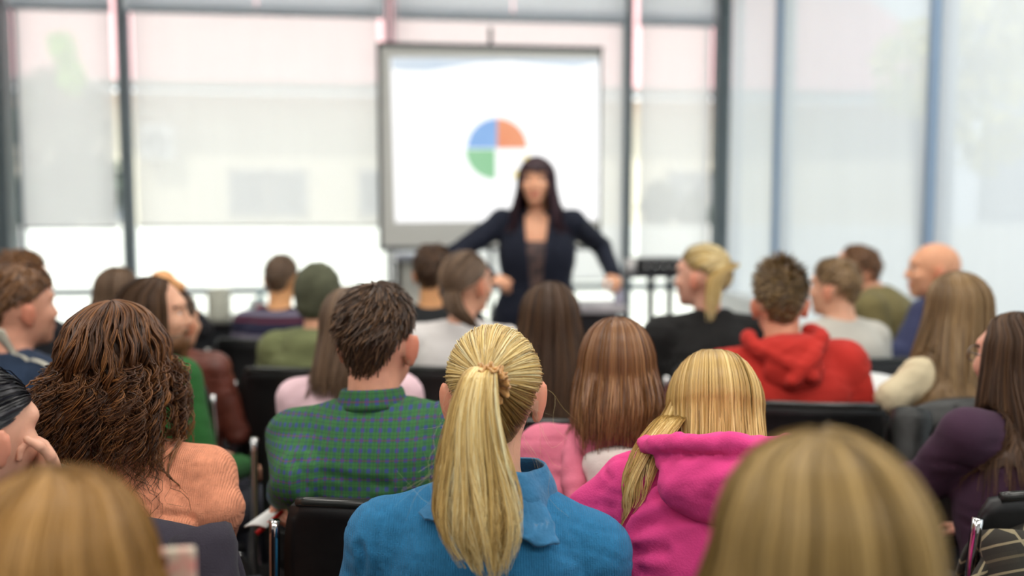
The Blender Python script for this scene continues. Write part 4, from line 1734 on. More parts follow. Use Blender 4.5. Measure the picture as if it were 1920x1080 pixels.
# lectern under the presenter's hand
YLc = 5.02
a, b = onY(1072, 574, YLc), onY(1172, 574, YLc)
zl = a[2]
LEC = Root('lectern', ((a[0] + b[0]) / 2, YLc + .15, 0), 0, 'small lectern with a pale top at the presenter\'s left hand', 'lectern')
LEC.part('top', boxmesh('top', (a[0] - .06, YLc, zl - .045), (b[0] + .01, YLc + .36, zl), .006), mat('lectern_top', (206, 200, 204), 0.35))
LEC.part('front_panel', boxmesh('front_panel', (a[0] - .02, YLc + .04, .06), (b[0] - .03, YLc + .06, zl - .045), .003), mat('lectern_dark', (40, 38, 44), 0.5))
for x in (a[0] - .02, b[0] - .05):
    LEC.part('side_panel', boxmesh('side_panel', (x, YLc + .06, .03), (x + .02, YLc + .33, zl - .045), .003), mat('lectern_dark', (40, 38, 44), 0.5))
LEC.part('base', boxmesh('base', (a[0] - .05, YLc + .02, 0), (b[0], YLc + .36, .03), .004), mat('lectern_dark', (40, 38, 44), 0.5))
c = onY(1160, 574, YLc + .12)
r = Root('water_bottle', (c[0], YLc + .12, zl), 0, 'short clear bottle under the presenter\'s hand on the lectern', 'bottle')
r.part('glass', vq('glass', *lathe([(.001, 0), (.028, 0), (.03, .01), (.03, .06), (.018, .082), (.014, .09)], 18, (c[0], YLc + .12, zl))), mat('lilac_clear', (206, 200, 220), 0.15, trans=0.4))
r.part('cap', vq('cap', *lathe([(.016, .086), (.016, .1), (.001, .1)], 14, (c[0], YLc + .12, zl))), mat('white_cap', (225, 225, 225), 0.4))

# low white cabinet under the corner blinds
a, b = onY(1384, 556, 7.0), onY(1460, 556, 7.0)
r = Root('low_cabinet', (2.55, 7.0, 0), 0, 'low white cabinet in the corner below the right wall blinds', 'cabinet')
r.part('body', boxmesh('body', (a[0], 6.6, .05), (XR - .10, 7.6, a[2] - .03), .005), M_whitelam)
r.part('top_board', boxmesh('top_board', (a[0] - .02, 6.57, a[2] - .03), (XR - .09, 7.62, a[2]), .004), M_whitelam)
for i in range(2):
    w_ = (XR - .10 - a[0]) / 2
    d_ = r.part('door', boxmesh('door', (a[0] + i * w_ + .01, 6.583, .08), (a[0] + (i + 1) * w_ - .01, 6.6, a[2] - .05), .003), M_whitelam)
    r.part('knob', vq('knob', *tube([(a[0] + w_ + (-.05 if i == 0 else .05), 6.583, .6), (a[0] + w_ + (-.05 if i == 0 else .05), 6.56, .6)], .012, 8)), M_alu, d_)

# ceiling light fixtures (above the frame)
for i, (lx, ly) in enumerate(LAMPS):
    r = Root('ceiling_light', (lx, ly, 3.62), 0, 'rectangular ceiling light panel %s, %s of its row' % (['over the rear seats', 'over the middle rows', 'over the front rows'][i // 3], ['left', 'centre', 'right'][i % 3]), 'ceiling light', 'ceiling light panels')
    r.part('frame', boxesmesh('frame', [((lx - .64, ly - .34, 3.62), (lx - .60, ly + .34, 3.66)), ((lx + .60, ly - .34, 3.62), (lx + .64, ly + .34, 3.66)), ((lx - .6, ly - .34, 3.62), (lx + .6, ly - .30, 3.66)), ((lx - .6, ly + .30, 3.62), (lx + .6, ly + .34, 3.66))]), M_alu)

# ================================================================== chairs
_CH = {}


def chair_meshes():
    if _CH:
        return _CH
    u = np.linspace(-1, 1, 17)
    v = np.linspace(-1, 1, 13)
    U, Vv = np.meshgrid(u, v, indexing='ij')
    sx = U * np.sqrt(1 - 0.28 * Vv ** 2 / 2)
    sy = Vv * np.sqrt(1 - 0.28 * U ** 2 / 2)
    G = np.stack([sx * .235, .01 + sy * .225, .437 - .014 * (1 - sx ** 2) + .012 * np.abs(sx) ** 3 - .02 * np.clip(sy - .6, 0, 1) ** 2 * 4], -1)
    _CH['seat'] = vq('seat', *sheet(G, .022))
    sx = U * np.sqrt(1 - 0.35 * Vv ** 4 / 2)
    sz = Vv * np.sqrt(1 - 0.22 * U ** 4 / 2)
    zz = .70 + sz * .215
    yy = -.195 - .05 * (zz - .5) + .045 * sx ** 2 - .012 * np.clip(sz - .75, 0, 1) * 4
    G = np.stack([sx * .225, yy, zz], -1)
    _CH['backrest'] = vq('backrest', *sheet(G, .020))
    rim = np.stack([np.linspace(-.19, .19, 20), 0 * np.linspace(0, 1, 20), 0 * np.linspace(0, 1, 20)], 1)
    s_ = rim[:, 0] / .225
    rim[:, 2] = .70 + .215 * np.sqrt(1 - .22 * np.abs(s_) ** 4 / 2) + .002
    rim[:, 1] = -.195 - .05 * (rim[:, 2] - .5) + .045 * s_ ** 2 - .016
    _CH['rim'] = vq('rim', *tube(rim, .011, 8))
    slot = rim.copy()
    slot[:, 2] = .60
    slot[:, 1] = -.195 - .05 * .1 + .045 * s_ ** 2 - .012
    _CH['groove'] = vq('groove', *tube(slot, .004, 6))
    for sg in (-1, 1):
        k = 'l' if sg < 0 else 'r'
        _CH['post' + k] = vq('post', *tube(spline([(sg * .245, -.16, .42), (sg * .247, -.19, .55), (sg * .245, -.187, .74), (sg * .24, -.195, .87)], 12), .0115, 8))
        _CH['fl' + k] = vq('leg', *tube(spline([(sg * .235, .17, .425), (sg * .24, .20, .38), (sg * .25, .225, 0.0)], 8), .011, 8))
        _CH['bl' + k] = vq('leg', *tube(spline([(sg * .245, -.16, .425), (sg * .25, -.20, .25), (sg * .255, -.25, 0.0)], 8), .011, 8))
    V, Q = merge([tube([(-.24, -.16, .42), (-.238, .18, .42)], .010, 8), tube([(.24, -.16, .42), (.238, .18, .42)], .010, 8), tube([(-.24, -.05, .415), (.24, -.05, .415)], .009, 8)])
    _CH['rails'] = vq('rails', V, Q)
    return _CH


def chair(pos, yaw, label):
    m = chair_meshes()
    r = Root('stacking_chair', (pos[0], pos[1], 0), yaw, label, 'chair', 'black chairs of the audience')
    r.part('seat', m['seat'], M_black, local=True)
    bk = r.part('backrest', m['backrest'], M_black, local=True)
    r.part('rim', m['rim'], mat('black_gloss_rim', (40, 42, 40), 0.18), bk, local=True)
    r.part('groove', m['groove'], mat('black_gloss_rim', (40, 42, 40), 0.18), bk, local=True)
    for k in 'lr':
        r.part('post', m['post' + k], M_chrome, local=True)
        r.part('leg', m['fl' + k], M_chrome, local=True)
        r.part('leg', m['bl' + k], M_chrome, local=True)
    r.part('seat_rails', m['rails'], M_chrome, local=True)
    return r


def coat(pos, yaw, label, m, w=.27, drop_b=.42, drop_f=.2, seed=1, zt=.875, name='jacket', th=.014, skew=0.0, uv=False):
    """garment hung over a chair back"""
    r = Root(name, (pos[0], pos[1], .45), yaw, label, 'jacket', 'coats hung on chair backs')
    g = np.random.default_rng(seed)
    u = np.linspace(-1, 1, 44)
    prof = [(-.165, zt - drop_f), (-.17, zt - .08), (-.185, zt - .015), (-.215, zt + .006), (-.25, zt - .02), (-.268, zt - .10), (-.285, zt - drop_b * .6), (-.30, zt - drop_b)]
    pf = spline([(a_, b_, 0) for a_, b_ in prof], 34)
    G = np.zeros((44, 34, 3))
    vv = np.linspace(0, 1, 34)
    for i, uu in enumerate(u):
        wv = sstep(vv, .35, 1)
        fo = .016 * wv * (np.sin(uu * 9 + seed) + .6 * np.sin(uu * 17 + 2 * seed)) + .012 * np.sin(uu * 5 + vv * 6 + seed)
        G[i, :, 0] = uu * w * (1 + .18 * wv) + skew * wv + .01 * np.sin(vv * 9 + uu * 3)
        G[i, :, 1] = pf[:, 0] + fo * -1 + .05 * uu ** 2 - .0
        G[i, :, 2] = pf[:, 1] - .06 * np.abs(uu) ** 3 - .03 * wv * np.sin(uu * 4 + seed)
    V, Q = sheet(G, th)
    U2 = np.stack([np.repeat(u * w, 34), np.tile(pf[:, 1], 44)], 1)
    me = vq('shell', V, Q, uv=np.vstack([U2, U2]) if uv else None)
    o = bpy.data.objects.new('shell', me)
    COL.objects.link(o)
    o.parent = r.o
    o.location = (0, 0, -.45)
    me.materials.append(m)
    # sleeve hanging at one side and a collar roll
    sg = -1 if seed % 2 else 1
    p = spline([(sg * w * .93, -.22, zt - .02), (sg * w * 1.08, -.27, zt - .14), (sg * w * 1.05, -.29, zt - .3), (sg * w * .95, -.29, zt - .46)], 12)
    V, Q = tube(p, np.linspace(.055, .04, 12) * (1 + .1 * np.sin(np.arange(12) * 1.9)), 10)
    s1 = bpy.data.objects.new('sleeve', vq('sleeve', V, Q, uv=V[:, [0, 2]] + V[:, [1, 1]] * .6))
    p = spline([(-w * .45, -.245, zt - .02), (0, -.262, zt + .0), (w * .45, -.245, zt - .02)], 12)
    V, Q = tube(p, .019, 8)
    s2 = bpy.data.objects.new('collar', vq('collar', V, Q, uv=V[:, [0, 2]]))
    for o in (s1, s2):
        COL.objects.link(o)
        o.parent = r.o
        o.location = (0, 0, -.45)
        o.data.materials.append(m)

# ================================================================== the audience
PEOPLE = []
HAIR = dict(
    blonde=hairmat('hair_blonde', (150, 114, 58), (234, 204, 132), (255, 250, 212), root=(150, 120, 74), rough=0.36, rootlen=0.25),
    gold=hairmat('hair_gold', (140, 108, 58), (196, 160, 92), (228, 200, 136), root=(150, 120, 70), rough=0.4, rootlen=0.2),
    darkblonde=hairmat('hair_darkblonde', (84, 66, 34), (140, 112, 60), (204, 172, 112), rough=0.45),
    ginger=hairmat('hair_ginger_blonde', (100, 70, 34), (156, 114, 56), (200, 154, 90), rough=0.45),
    curly=hairmat('hair_curly_brown', (40, 25, 17), (88, 54, 30), (150, 98, 52), rough=0.4),
    brown=hairmat('hair_brown', (70, 46, 30), (112, 76, 46), (156, 110, 68), rough=0.4),
    chestnut=hairmat('hair_chestnut', (84, 54, 34), (128, 86, 54), (172, 126, 82), rough=0.38),
    darkbrown=hairmat('hair_darkbrown', (40, 28, 21), (72, 51, 36), (110, 80, 54), rough=0.5, spec=.3),
    ashbrown=hairmat('hair_ash_brown', (72, 55, 42), (102, 80, 62), (136, 108, 82), rough=0.45),
    lightbrown=hairmat('hair_light_brown', (86, 66, 44), (134, 106, 72), (178, 146, 102), rough=0.4),
    tousle=hairmat('hair_tousled', (66, 48, 32), (108, 84, 52), (158, 128, 82), rough=0.45),
    black=hairmat('hair_black', (12, 12, 16), (20, 20, 26), (38, 38, 50), rough=0.36, spec=0.45),
    plum=hairmat('hair_plum_black', (36, 22, 30), (58, 36, 44), (90, 58, 66), rough=0.38),
)


def addhair(pp, hm, key, label=None):
    me = hm if isinstance(hm, bpy.types.Mesh) else hm.build()
    o = pp.root.part('hair', me, HAIR[key], label=label)
    PEOPLE.append(pp)
    return o


def seatit(pp, label):
    chair(pp.chair[0], pp.chair[1], label)


def bc(pp, sg, wrist, **kw):
    d = dict(wrist=np.asarray(wrist))
    d.update(kw)
    return d


# ---- blonde ponytail woman in the blue knit, in focus
M_blue = knit('blue_knit', (46, 118, 164))
p = person('woman with long blonde ponytail and scrunchie in a blue knit sweater, nearest in focus', (925, 611, 1.66), yaw=0, hyaw=4, sex='f', lean=5, side=4.2, shz=-.046, wide=1.2, shoulder=1.12, arm_r=1.24,
           skin_c=(232, 176, 146), shirt=M_blue, res=0.0075, fold=.003, hair_vol=.011, ears=1.08, headres=.0065, loose=.014, seed=3,
           creases=[([(703, 955), (698, 1000), (690, 1040), (688, 1090)], 1.55, .005, .0022), ([(1090, 960), (1105, 1010), (1108, 1090)], 1.55, .005, .002), ([(640, 1030), (650, 1060), (640, 1090)], 1.55, .008, .006)])
hm = HairMesh()
TIE = np.array([-.016, -.098, .050])
TE_F = np.array([62, 62, 68, 80, 90, 94, 107, 117, 120.])
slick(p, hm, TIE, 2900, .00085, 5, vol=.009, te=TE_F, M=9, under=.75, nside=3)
cl = [P(907, 688, 1.545), P(898, 706, 1.520), P(888, 770, 1.502), P(888, 850, 1.495), P(892, 920, 1.490), P(897, 985, 1.480), P(903, 1040, 1.475), P(914, 1095, 1.470)]
tail(p, hm, cl, np.array([.020, .026, .035, .045, .055, .064, .066, .056, .036, .014]), 3000, .00080, 6, nside=3, M=21, depth=.42, wave=.012, jag=.16, nclump=46, clump=.78)
# loose flyaway hairs at the nape and beside the ears
r_ = np.random.default_rng(8)
FL = []
for i in range(45):
    sg = r_.choice([-1, 1])
    a0 = p.Hd(sg * r_.uniform(.03, .078), r_.uniform(-.09, -.03), r_.uniform(-.075, .06))
    dr = np.array([sg * r_.uniform(.005, .05), r_.uniform(-.03, .0), -r_.uniform(.02, .14)])
    pts = spline([a0, a0 + dr * .3 + r_.normal(size=3) * .008, a0 + dr * .65 + r_.normal(size=3) * .012, a0 + dr + r_.normal(size=3) * .016], 10)
    FL.append(pts)
for i in range(9):
    b = P(830 + r_.uniform(-6, 10), r_.uniform(780, 900), 1.50)
    dr = np.array([-r_.uniform(.01, .07), r_.uniform(-.02, .03), -r_.uniform(.0, .12)])
    FL.append(spline([b, b + dr * .4 + [0, 0, .01], b + dr * .8 + r_.normal(size=3) * .01, b + dr + r_.normal(size=3) * .02], 10))
hm.tubes(np.array(FL), np.full(len(FL), .00012), p.hc, r_.uniform(.3, 1, len(FL)), a0=.5)
addhair(p, hm, 'blonde', 'long sleek blonde ponytail with darker roots')
# scrunchie
M_scr1 = mat('scrunchie_tan', (196, 146, 84), 0.6, var=0.25, vscale=220, sheen=.3)
TV, TQ = [], []
cT = p.Hd(-.014, -.118, .047)
ax_ = p.Rh @ np.array([-.12, -.85, -.35])
ax_ /= np.linalg.norm(ax_)
e1 = np.cross(ax_, [0, 0, 1.0])
e1 /= np.linalg.norm(e1)
e2 = np.cross(e1, ax_)
prts = []
q = np.linspace(0, 2 * np.pi, 120, endpoint=False)
for k, (nw, ph, tilt, R1) in enumerate(((11, 0, .010, .036), (13, 1.3, -.004, .034), (9, 2.1, -.012, .031))):
    G = np.zeros((120, 7, 3))
    for j, v in enumerate(np.linspace(0, 1, 7)):
        rad = .018 + (R1 - .018) * v + .0022 * np.sin(nw * q * 2 + ph) * v
        axl = tilt * (.3 + .7 * v) + .0075 * v * np.sin(nw * q + ph) + .002 * v * np.sin(2.6 * nw * q)
        G[:, j] = cT + rad[:, None] * (np.cos(q)[:, None] * e1 + np.sin(q)[:, None] * e2) + axl[:, None] * ax_
    prts.append(sheet(G, .0028, True))
V, Q = merge(prts)
p.root.part('scrunchie', vq('scrunchie', V, Q), M_scr1, label='tan ruffled scrunchie')
# standing collar and its flaps in crinkled cloth
M_crink = mat('blue_crinkle', (44, 112, 156), 0.85, var=0.14, vscale=40, bump=0.6, bscale=75, sheen=.2)
q = np.linspace(0, 2 * np.pi, 64, endpoint=False)
vv = np.linspace(0, 1, 12)
G = np.zeros((64, 12, 3))
for j, v in enumerate(vv):
    rad = .080 + .014 * np.sin(v * np.pi) + .018 * (1 - v) ** 2 + .004 * np.sin(q * 7 + 3 * v)
    zc = -.075 + .088 * v + .004 * np.sin(3 * q + 1)
    base_ = p.neck + np.array([0, 0, 1.0]) * zc[:, None] + (p.Rt @ np.array([.006, .012 * v - .004, .006]))
    G[:, j] = base_ + rad[:, None] * (np.cos(q)[:, None] * p.Rt[:, 0] + np.sin(q)[:, None] * p.Rt[:, 1] * 1.0)
p.root.part('collar', vq('collar', *sheet(G, .005, True)), M_crink, label='standing crinkled collar')


def hood_part(pp, prims, m, name='hood', label=None, res=.009, fold=.004, seed=1, k=.02):
    f = Fld(k)
    for h in prims:
        if h[0] == 'ell':
            f.ell(pp.T(*h[1]), np.array(h[2]) * pp.s, pp.Rt @ h[3])
        else:
            pt = spline([pp.T(*c_) for c_ in h[1]], 3 * len(h[1]))
            for a_, b_ in zip(pt[:-1], pt[1:]):
                f.cap(a_, b_, h[2] * pp.s, h[2] * pp.s, .006)
    V, Q = f.mesh(res)
    V = V + vnormals(V, Q) * (fold * (wob(V, seed, 24) + .5 * wob(V, seed + 2, 50)))[:, None]
    return pp.root.part(name, vq(name, V, Q), m, pp.shirt, label)


def patch(pp, top, bot, d, nu=26, nv=16, off=.010, lift=.008, th=.004, seed=0):
    tp = spline([P(x, y, d) for x, y in top], nu)
    bt = spline([P(x, y, d - .02) for x, y in bot], nu)
    v = np.linspace(0, 1, nv)[None, :, None]
    G = tp[:, None] * (1 - v) + bt[:, None] * v
    sh_ = G.shape
    F = pp.shirt_f.project(G.reshape(-1, 3), off, 6, .03).reshape(sh_)
    g_ = wob(F.reshape(-1, 3), seed, 60).reshape(sh_[:2])
    F = F + (np.array(CR[:, 2]))[None, None] * ((.003 * g_) + lift * v[..., 0] ** 1.5)[..., None]
    F = F * (1 - 0) + 0
    return F


G = patch(p, [(962, 892), (1000, 880), (1040, 895), (1062, 925)], [(952, 985), (1000, 1003), (1024, 1012), (1084, 985)], 1.52)
p.root.part('collar_flap', vq('collar_flap', *sheet(G, .005)), M_crink)
G = patch(p, [(770, 940), (800, 905), (830, 900), (850, 915)], [(778, 945), (800, 958), (830, 968), (860, 975)], 1.55, seed=4)
p.root.part('collar_flap', vq('collar_flap', *sheet(G, .005)), M_crink)
seatit(p, 'black chair under the blonde woman in the blue sweater')

# ---- man in the green plaid shirt
M_plaid = plaid('green_plaid', (58, 110, 60), (48, 78, 88), (62, 70, 136), .0195)
wl = P(532, 922, 2.27)
p = person('man with short dark brown hair in a green and blue plaid shirt', (706, 531, 2.14), yaw=-2, hyaw=-13, sex='m', lean=6, side=-2.5, wide=1.04, skin_c=(226, 164, 136), shirt=M_plaid, shirt_name='plaid_shirt', uvs=True,
           arms={'L': dict(wrist=wl, elbow=P(556, 900, 2.03), curl=.75, dir=(-.35, .6, -.6), up=(-.6, -.3, .7))}, res=.009, fold=.0035, hair_vol=.017, ears=1.05, loose=.013, seed=7, pants=fabric('khaki', (128, 118, 92)), shoulder=.97, chair_dx=.055,
           creases=[([(555, 820), (570, 880), (575, 930)], 1.95, .012, .008), ([(575, 880), (640, 905), (720, 915)], 1.95, .010, .005), ([(560, 905), (620, 925), (680, 930)], 1.95, .009, .004), ([(555, 775), (640, 757), (760, 757), (835, 775)], 1.95, .004, .0018)])
addhair(p, hair_short(p, 2600, .018, .010, .036, .0013, seed=4), 'darkbrown')
q = np.linspace(math.radians(-250), math.radians(70), 60)
G = np.zeros((60, 9, 3))
cprof = spline([(.061, -.030, 0), (.062, .0, 0), (.0635, .026, 0), (.067, .031, 0), (.071, .024, 0), (.077, .004, 0), (.084, -.012, 0)], 9)
for j in range(9):
    out, up_ = cprof[j, 0], cprof[j, 1]
    G[:, j] = p.neck + p.Rt @ np.array([0, -.004, -.004]) + (out * np.cos(q))[:, None] * p.Rt[:, 0] + (out * np.sin(q))[:, None] * p.Rt[:, 1] + np.array([0, 0, 1.0]) * up_
V, Q = sheet(G, .004)
uv_ = np.stack([np.repeat(q * .07, 9), np.tile(np.linspace(0, .06, 9), 60)], 1)
p.root.part('shirt_collar', vq('shirt_collar', V, Q, uv=np.vstack([uv_, uv_])), M_plaid)
G = patch(p, [(560, 772), (640, 752), (760, 752), (838, 770)], [(560, 777), (640, 757), (760, 757), (838, 775)], 2.0, 40, 3, .014, 0)
PLAID = p
seatit(p, 'black chair under the man in the green plaid shirt')
# paper and red pen in his hand
hnd = p.wr['L']


def paper(corners, label, m=None, th=.003, name='paper', cat='paper', bend=.006):
    c = np.array(corners)
    u = np.linspace(0, 1, 10)
    G = np.zeros((10, 8, 3))
    for i, a in enumerate(u):
        for j, b in enumerate(np.linspace(0, 1, 8)):
            G[i, j] = (c[0] * (1 - a) + c[1] * a) * (1 - b) + (c[3] * (1 - a) + c[2] * a) * b + np.array([0, 0, bend * math.sin(a * math.pi)])
    V, Q = sheet(G, th)
    ce = V.mean(0)
    return obj(name, vq(name, V - ce, Q), m or mat('paper_white', (232, 234, 232), 0.7), loc=tuple(ce), label=label, cat=cat)


paper([P(458, 988, 2.24), P(500, 990, 2.16), P(528, 962, 2.26), P(505, 955, 2.36)], 'white paper in the hand of the man in plaid')
V, Q = tube([P(482, 1000, 2.19), P(531, 958, 2.21)], .0055, 10)
ce = V.mean(0)
r = Root('pen', ce, 0, 'red pen held by the man in the plaid shirt', 'pen')
r.part('barrel', vq('barrel', V, Q), mat('pen_red', (206, 32, 28), 0.3))
r.part('cap', vq('cap', *tube([P(481, 1001, 2.19), P(497, 987, 2.197)], .0068, 10)), mat('pen_red_cap', (190, 24, 24), 0.3))

# ---- curly woman in salmon
M_salmon = knit('salmon_knit', (232, 154, 120))
p = person('woman with long curly brown hair in a salmon sweater', (212, 562, 1.93), yaw=-3, sex='f', lean=6, side=-2, wide=1.52, shoulder=1.03, shz=-.012, arm_r=1.12, skin_c=(224, 168, 138), shirt=M_salmon, res=.0075, fold=.003, hair_vol=.02, seed=9, ears=0,
           arms={'R': dict(wrist=P(400, 1010, 2.08), elbow=P(410, 955, 1.88))},
           creases=[([(356, 812), (368, 850), (374, 900), (374, 960)], 1.72, .005, .0022), ([(255, 912), (310, 926), (372, 920)], 1.72, .006, .003), ([(250, 955), (310, 958), (372, 945)], 1.72, .006, .0025)])
addhair(p, hair_long(p, 1150, nside=3, L=.185, vol=.022, rad=.0015, wend=1.22, yb=-.15, seed=9, flare=.015, curl=.0062, turns=6.0, jag=.42, M=40, shell_in=.04, shellL=.55), 'curly', 'voluminous curly brown hair')
seatit(p, 'black chair under the curly haired woman in salmon')
coat(p.chair[0], p.chair[1], 'dark purple grey jacket hung on the curly woman\'s chair', fabric('coat_purple_grey', (54, 50, 60), .12), w=.29, seed=2, skew=.05, drop_b=.52, zt=.955)

# ---- pink hoodie, chestnut hair
M_pink = fabric('pink_fleece', (222, 122, 146), .06)
M_offwhite = fabric('white_fleece', (226, 214, 208), .04)
p = person('woman with straight chestnut hair in a pink hoodie with white hood lining', (1157, 591, 2.14), yaw=-16, hyaw=-3, sex='f', lean=8, wide=1.1, shoulder=1.12, arm_r=1.2, shirt=M_pink, shirt_name='pink_hoodie', res=.009, fold=.006, hair_vol=.014, seed=12, ears=0, loose=.018,
           creases=[([(1075, 800), (1085, 850), (1110, 910), (1125, 950)], 2.0, .012, .009), ([(1000, 870), (1040, 885), (1090, 880)], 2.0, .012, .006), ([(1040, 905), (1080, 915), (1110, 905)], 2.0, .010, .005)])
hood_part(p, [('ell', (.035, -.125, .40), (.085, .030, .12), rx(.12)), ('ell', (.03, -.11, .50), (.09, .04, .05), I3)], M_offwhite, 'hood_lining', 'white lining of the hood lying on her back')
hood_part(p, [('path', [(-.085, -.01, .575), (-.085, -.10, .50), (-.055, -.155, .39), (.005, -.165, .28), (.04, -.165, .255)], .026), ('path', [(.11, -.01, .565), (.13, -.09, .50), (.125, -.14, .39), (.08, -.16, .29), (.04, -.165, .255)], .024)], M_pink, 'hood_edge')
addhair(p, hair_long(p, 2600, L=.14, vol=.014, rad=.0012, wend=1.12, yb=-.15, M=24, seed=14, jag=.2, flare=.004, shellL=.86), 'chestnut', 'straight chestnut hair')
seatit(p, 'black chair under the woman in the pink hoodie')

# ---- hot pink hoodie, blonde
M_hot = fabric('hot_pink_fleece', (224, 70, 138), .06)
p = person('blonde woman leaning forward in a hot pink hoodie', (1342, 657, 1.93), yaw=-14, hyaw=-6, sex='f', lean=20, side=0, pitch=24, hshift=(0, .05, -.075), wide=1.05, shoulder=.98, arm_r=1.12, shirt=M_hot, shirt_name='hot_pink_hoodie', res=.0085, fold=.005, hair_vol=.014, seed=15, ears=0, loose=.018,
           creases=[([(1205, 1010), (1215, 960), (1255, 925), (1330, 910)], 1.75, .010, .008), ([(1210, 1000), (1260, 965), (1320, 955)], 1.75, .010, .006), ([(1215, 1030), (1270, 1010), (1320, 985)], 1.75, .011, .006), ([(1222, 1060), (1270, 1045), (1310, 1040)], 1.75, .010, .005)],
           arms={'L': dict(wrist=P(1175, 1075, 2.0), pole=(-.9, -.5, -.2))})
hood_part(p, [('ell', (.02, -.105, .545), (.125, .075, .05), rx(.55)), ('ell', (.02, -.135, .505), (.115, .05, .060), rx(.35)), ('path', [(-.10, .02, .60), (-.125, -.07, .575), (-.07, -.15, .575), (.02, -.17, .575), (.11, -.14, .575), (.15, -.06, .575), (.12, .02, .60)], .017)], M_hot, fold=.006)
hm = hair_long(p, 2400, L=.14, shellL=1.0, vol=.015, rad=.0012, wend=1.0, yb=-.14, M=24, seed=16, jag=.1)
# a long lock swept over the left shoulder
cl = [p.Hd(-.066, -.05, .045), p.Hd(-.082, -.05, -.01), P(1258, 785, 1.84), P(1218, 838, 1.77), P(1190, 905, 1.74), P(1186, 960, 1.74), P(1202, 1010, 1.76)]
tail(p, hm, cl, np.array([.010, .026, .028, .026, .022, .014, .006]), 420, .0013, 18, M=18, depth=.6, wave=.012, jag=.2, nclump=12, a0=.4)
addhair(p, hm, 'gold', 'straight golden blonde hair')
seatit(p, 'black chair under the woman in the hot pink hoodie')

# ---- two nearest heads
p = person('nearest person at lower right, only dark blonde hair in view, out of focus', (1545, 808, .86), yaw=2, sex='f', lean=5, wide=1.0, shirt=fabric('brown_top', (96, 70, 60)), res=.014, hair_vol=.014, seed=17, ears=0)
addhair(p, hair_long(p, 3600, L=.24, vol=.020, rad=.0011, wend=1.28, yb=-.15, M=22, seed=19, jag=.12, flare=.018), 'darkblonde')
seatit(p, 'black chair under the nearest person at lower right')
p = person('nearest person at lower left, only ginger blonde hair in view, out of focus', (98, 880, .92), yaw=-8, sex='f', lean=5, shirt=fabric('rose_top', (170, 110, 110)), res=.014, hair_vol=.014, seed=20, ears=0)
addhair(p, hair_long(p, 3600, L=.17, vol=.022, rad=.0011, wend=1.05, yb=-.12, M=22, seed=22, jag=.1, flare=.02), 'ginger')
seatit(p, 'black chair under the nearest person at lower left')
c = P(326, 1062, .97)
r = Root('smartphone', c, 0, 'phone in a pink floral case at the lower left edge', 'phone')
ph = r.part('case', boxmesh('case', c + np.array([-.022, -.005, -.05]), c + np.array([.022, .005, .02]), .004), mat('floral_case', (226, 150, 140), 0.5, c2=(214, 212, 190), vscale=70))
r.part('camera_lens', vq('camera_lens', *tube([c + np.array([-.01, -.005, .008]), c + np.array([-.01, -.008, .008])], .006, 12)), mat('lens_dark', (90, 20, 24), 0.2), ph)

# ---- black haired woman at the left edge
p = person('woman with slicked back black hair at the left edge, hand at her mouth', (-46, 688, 1.56), yaw=-12, hyaw=-32, sex='f', lean=8, side=7, pitch=6, shoulder=.9, skin_c=(228, 174, 148), shirt=fabric('olive_top', (70, 74, 60)), res=.012, hair_vol=.008, seed=23, face=False, ears=.98, headres=.007,
           arms={'R': dict(wrist=P(104, 900, 1.62), elbow=P(70, 1060, 1.60), curl=.9, dir=(-.45, -.1, 1), up=(.3, .9, .2))})
hm = HairMesh()
slick(p, hm, np.array([0, -.098, -.01]), 2200, .0012, 24, vol=.008, te=np.array([66, 66, 72, 84, 90, 84, 98, 112, 115.]))
tail(p, hm, [p.Hd(0, -.10, -.01), p.Hd(0, -.135, -.02), p.Hd(0, -.14, -.07), p.Hd(0, -.13, -.12)], np.array([.014, .026, .024, .01]), 300, .0012, 25, M=12, push=False)
addhair(p, hm, 'black', 'glossy black hair combed back')
seatit(p, 'black chair under the black haired woman at the left edge')

# ---- left men
M_navyj = fabric('navy_jacket', (44, 58, 80), .08)
p = person('man with brown hair in a navy jacket with a pale shoulder stripe', (34, 498, 2.92), yaw=-20, hyaw=-40, sex='m', lean=8, skin_c=(218, 158, 132), shirt=M_navyj, shirt_name='jacket', res=.012, hair_vol=.016, seed=26, face=True, wide=1.05)
G = patch(p, [(-18, 612), (15, 622), (50, 640), (84, 664)], [(-18, 620), (15, 632), (50, 650), (84, 674)], 2.75, 24, 4, .014, 0)
p.root.part('shoulder_stripe', vq('shoulder_stripe', *sheet(G, .003)), mat('stripe_cream', (206, 202, 186), 0.8))
addhair(p, hair_short(p, 1300, .020, .010, .04, .0018, seed=27), 'brown')
seatit(p, 'black chair under the man in the navy jacket')
p = person('man with short dark hair and black top in the front row at the left edge', (40, 469, 3.95), yaw=-15, hyaw=-48, sex='m', lean=14, shirt=fabric('black_top_a', (34, 34, 38)), res=.014, hair_vol=.015, seed=28, face=True, skin_c=(214, 152, 122))
addhair(p, hair_short(p, 800, .018, .007, .03, .0022, seed=29), 'brown')
seatit(p, 'black chair under the front row man at the left edge')

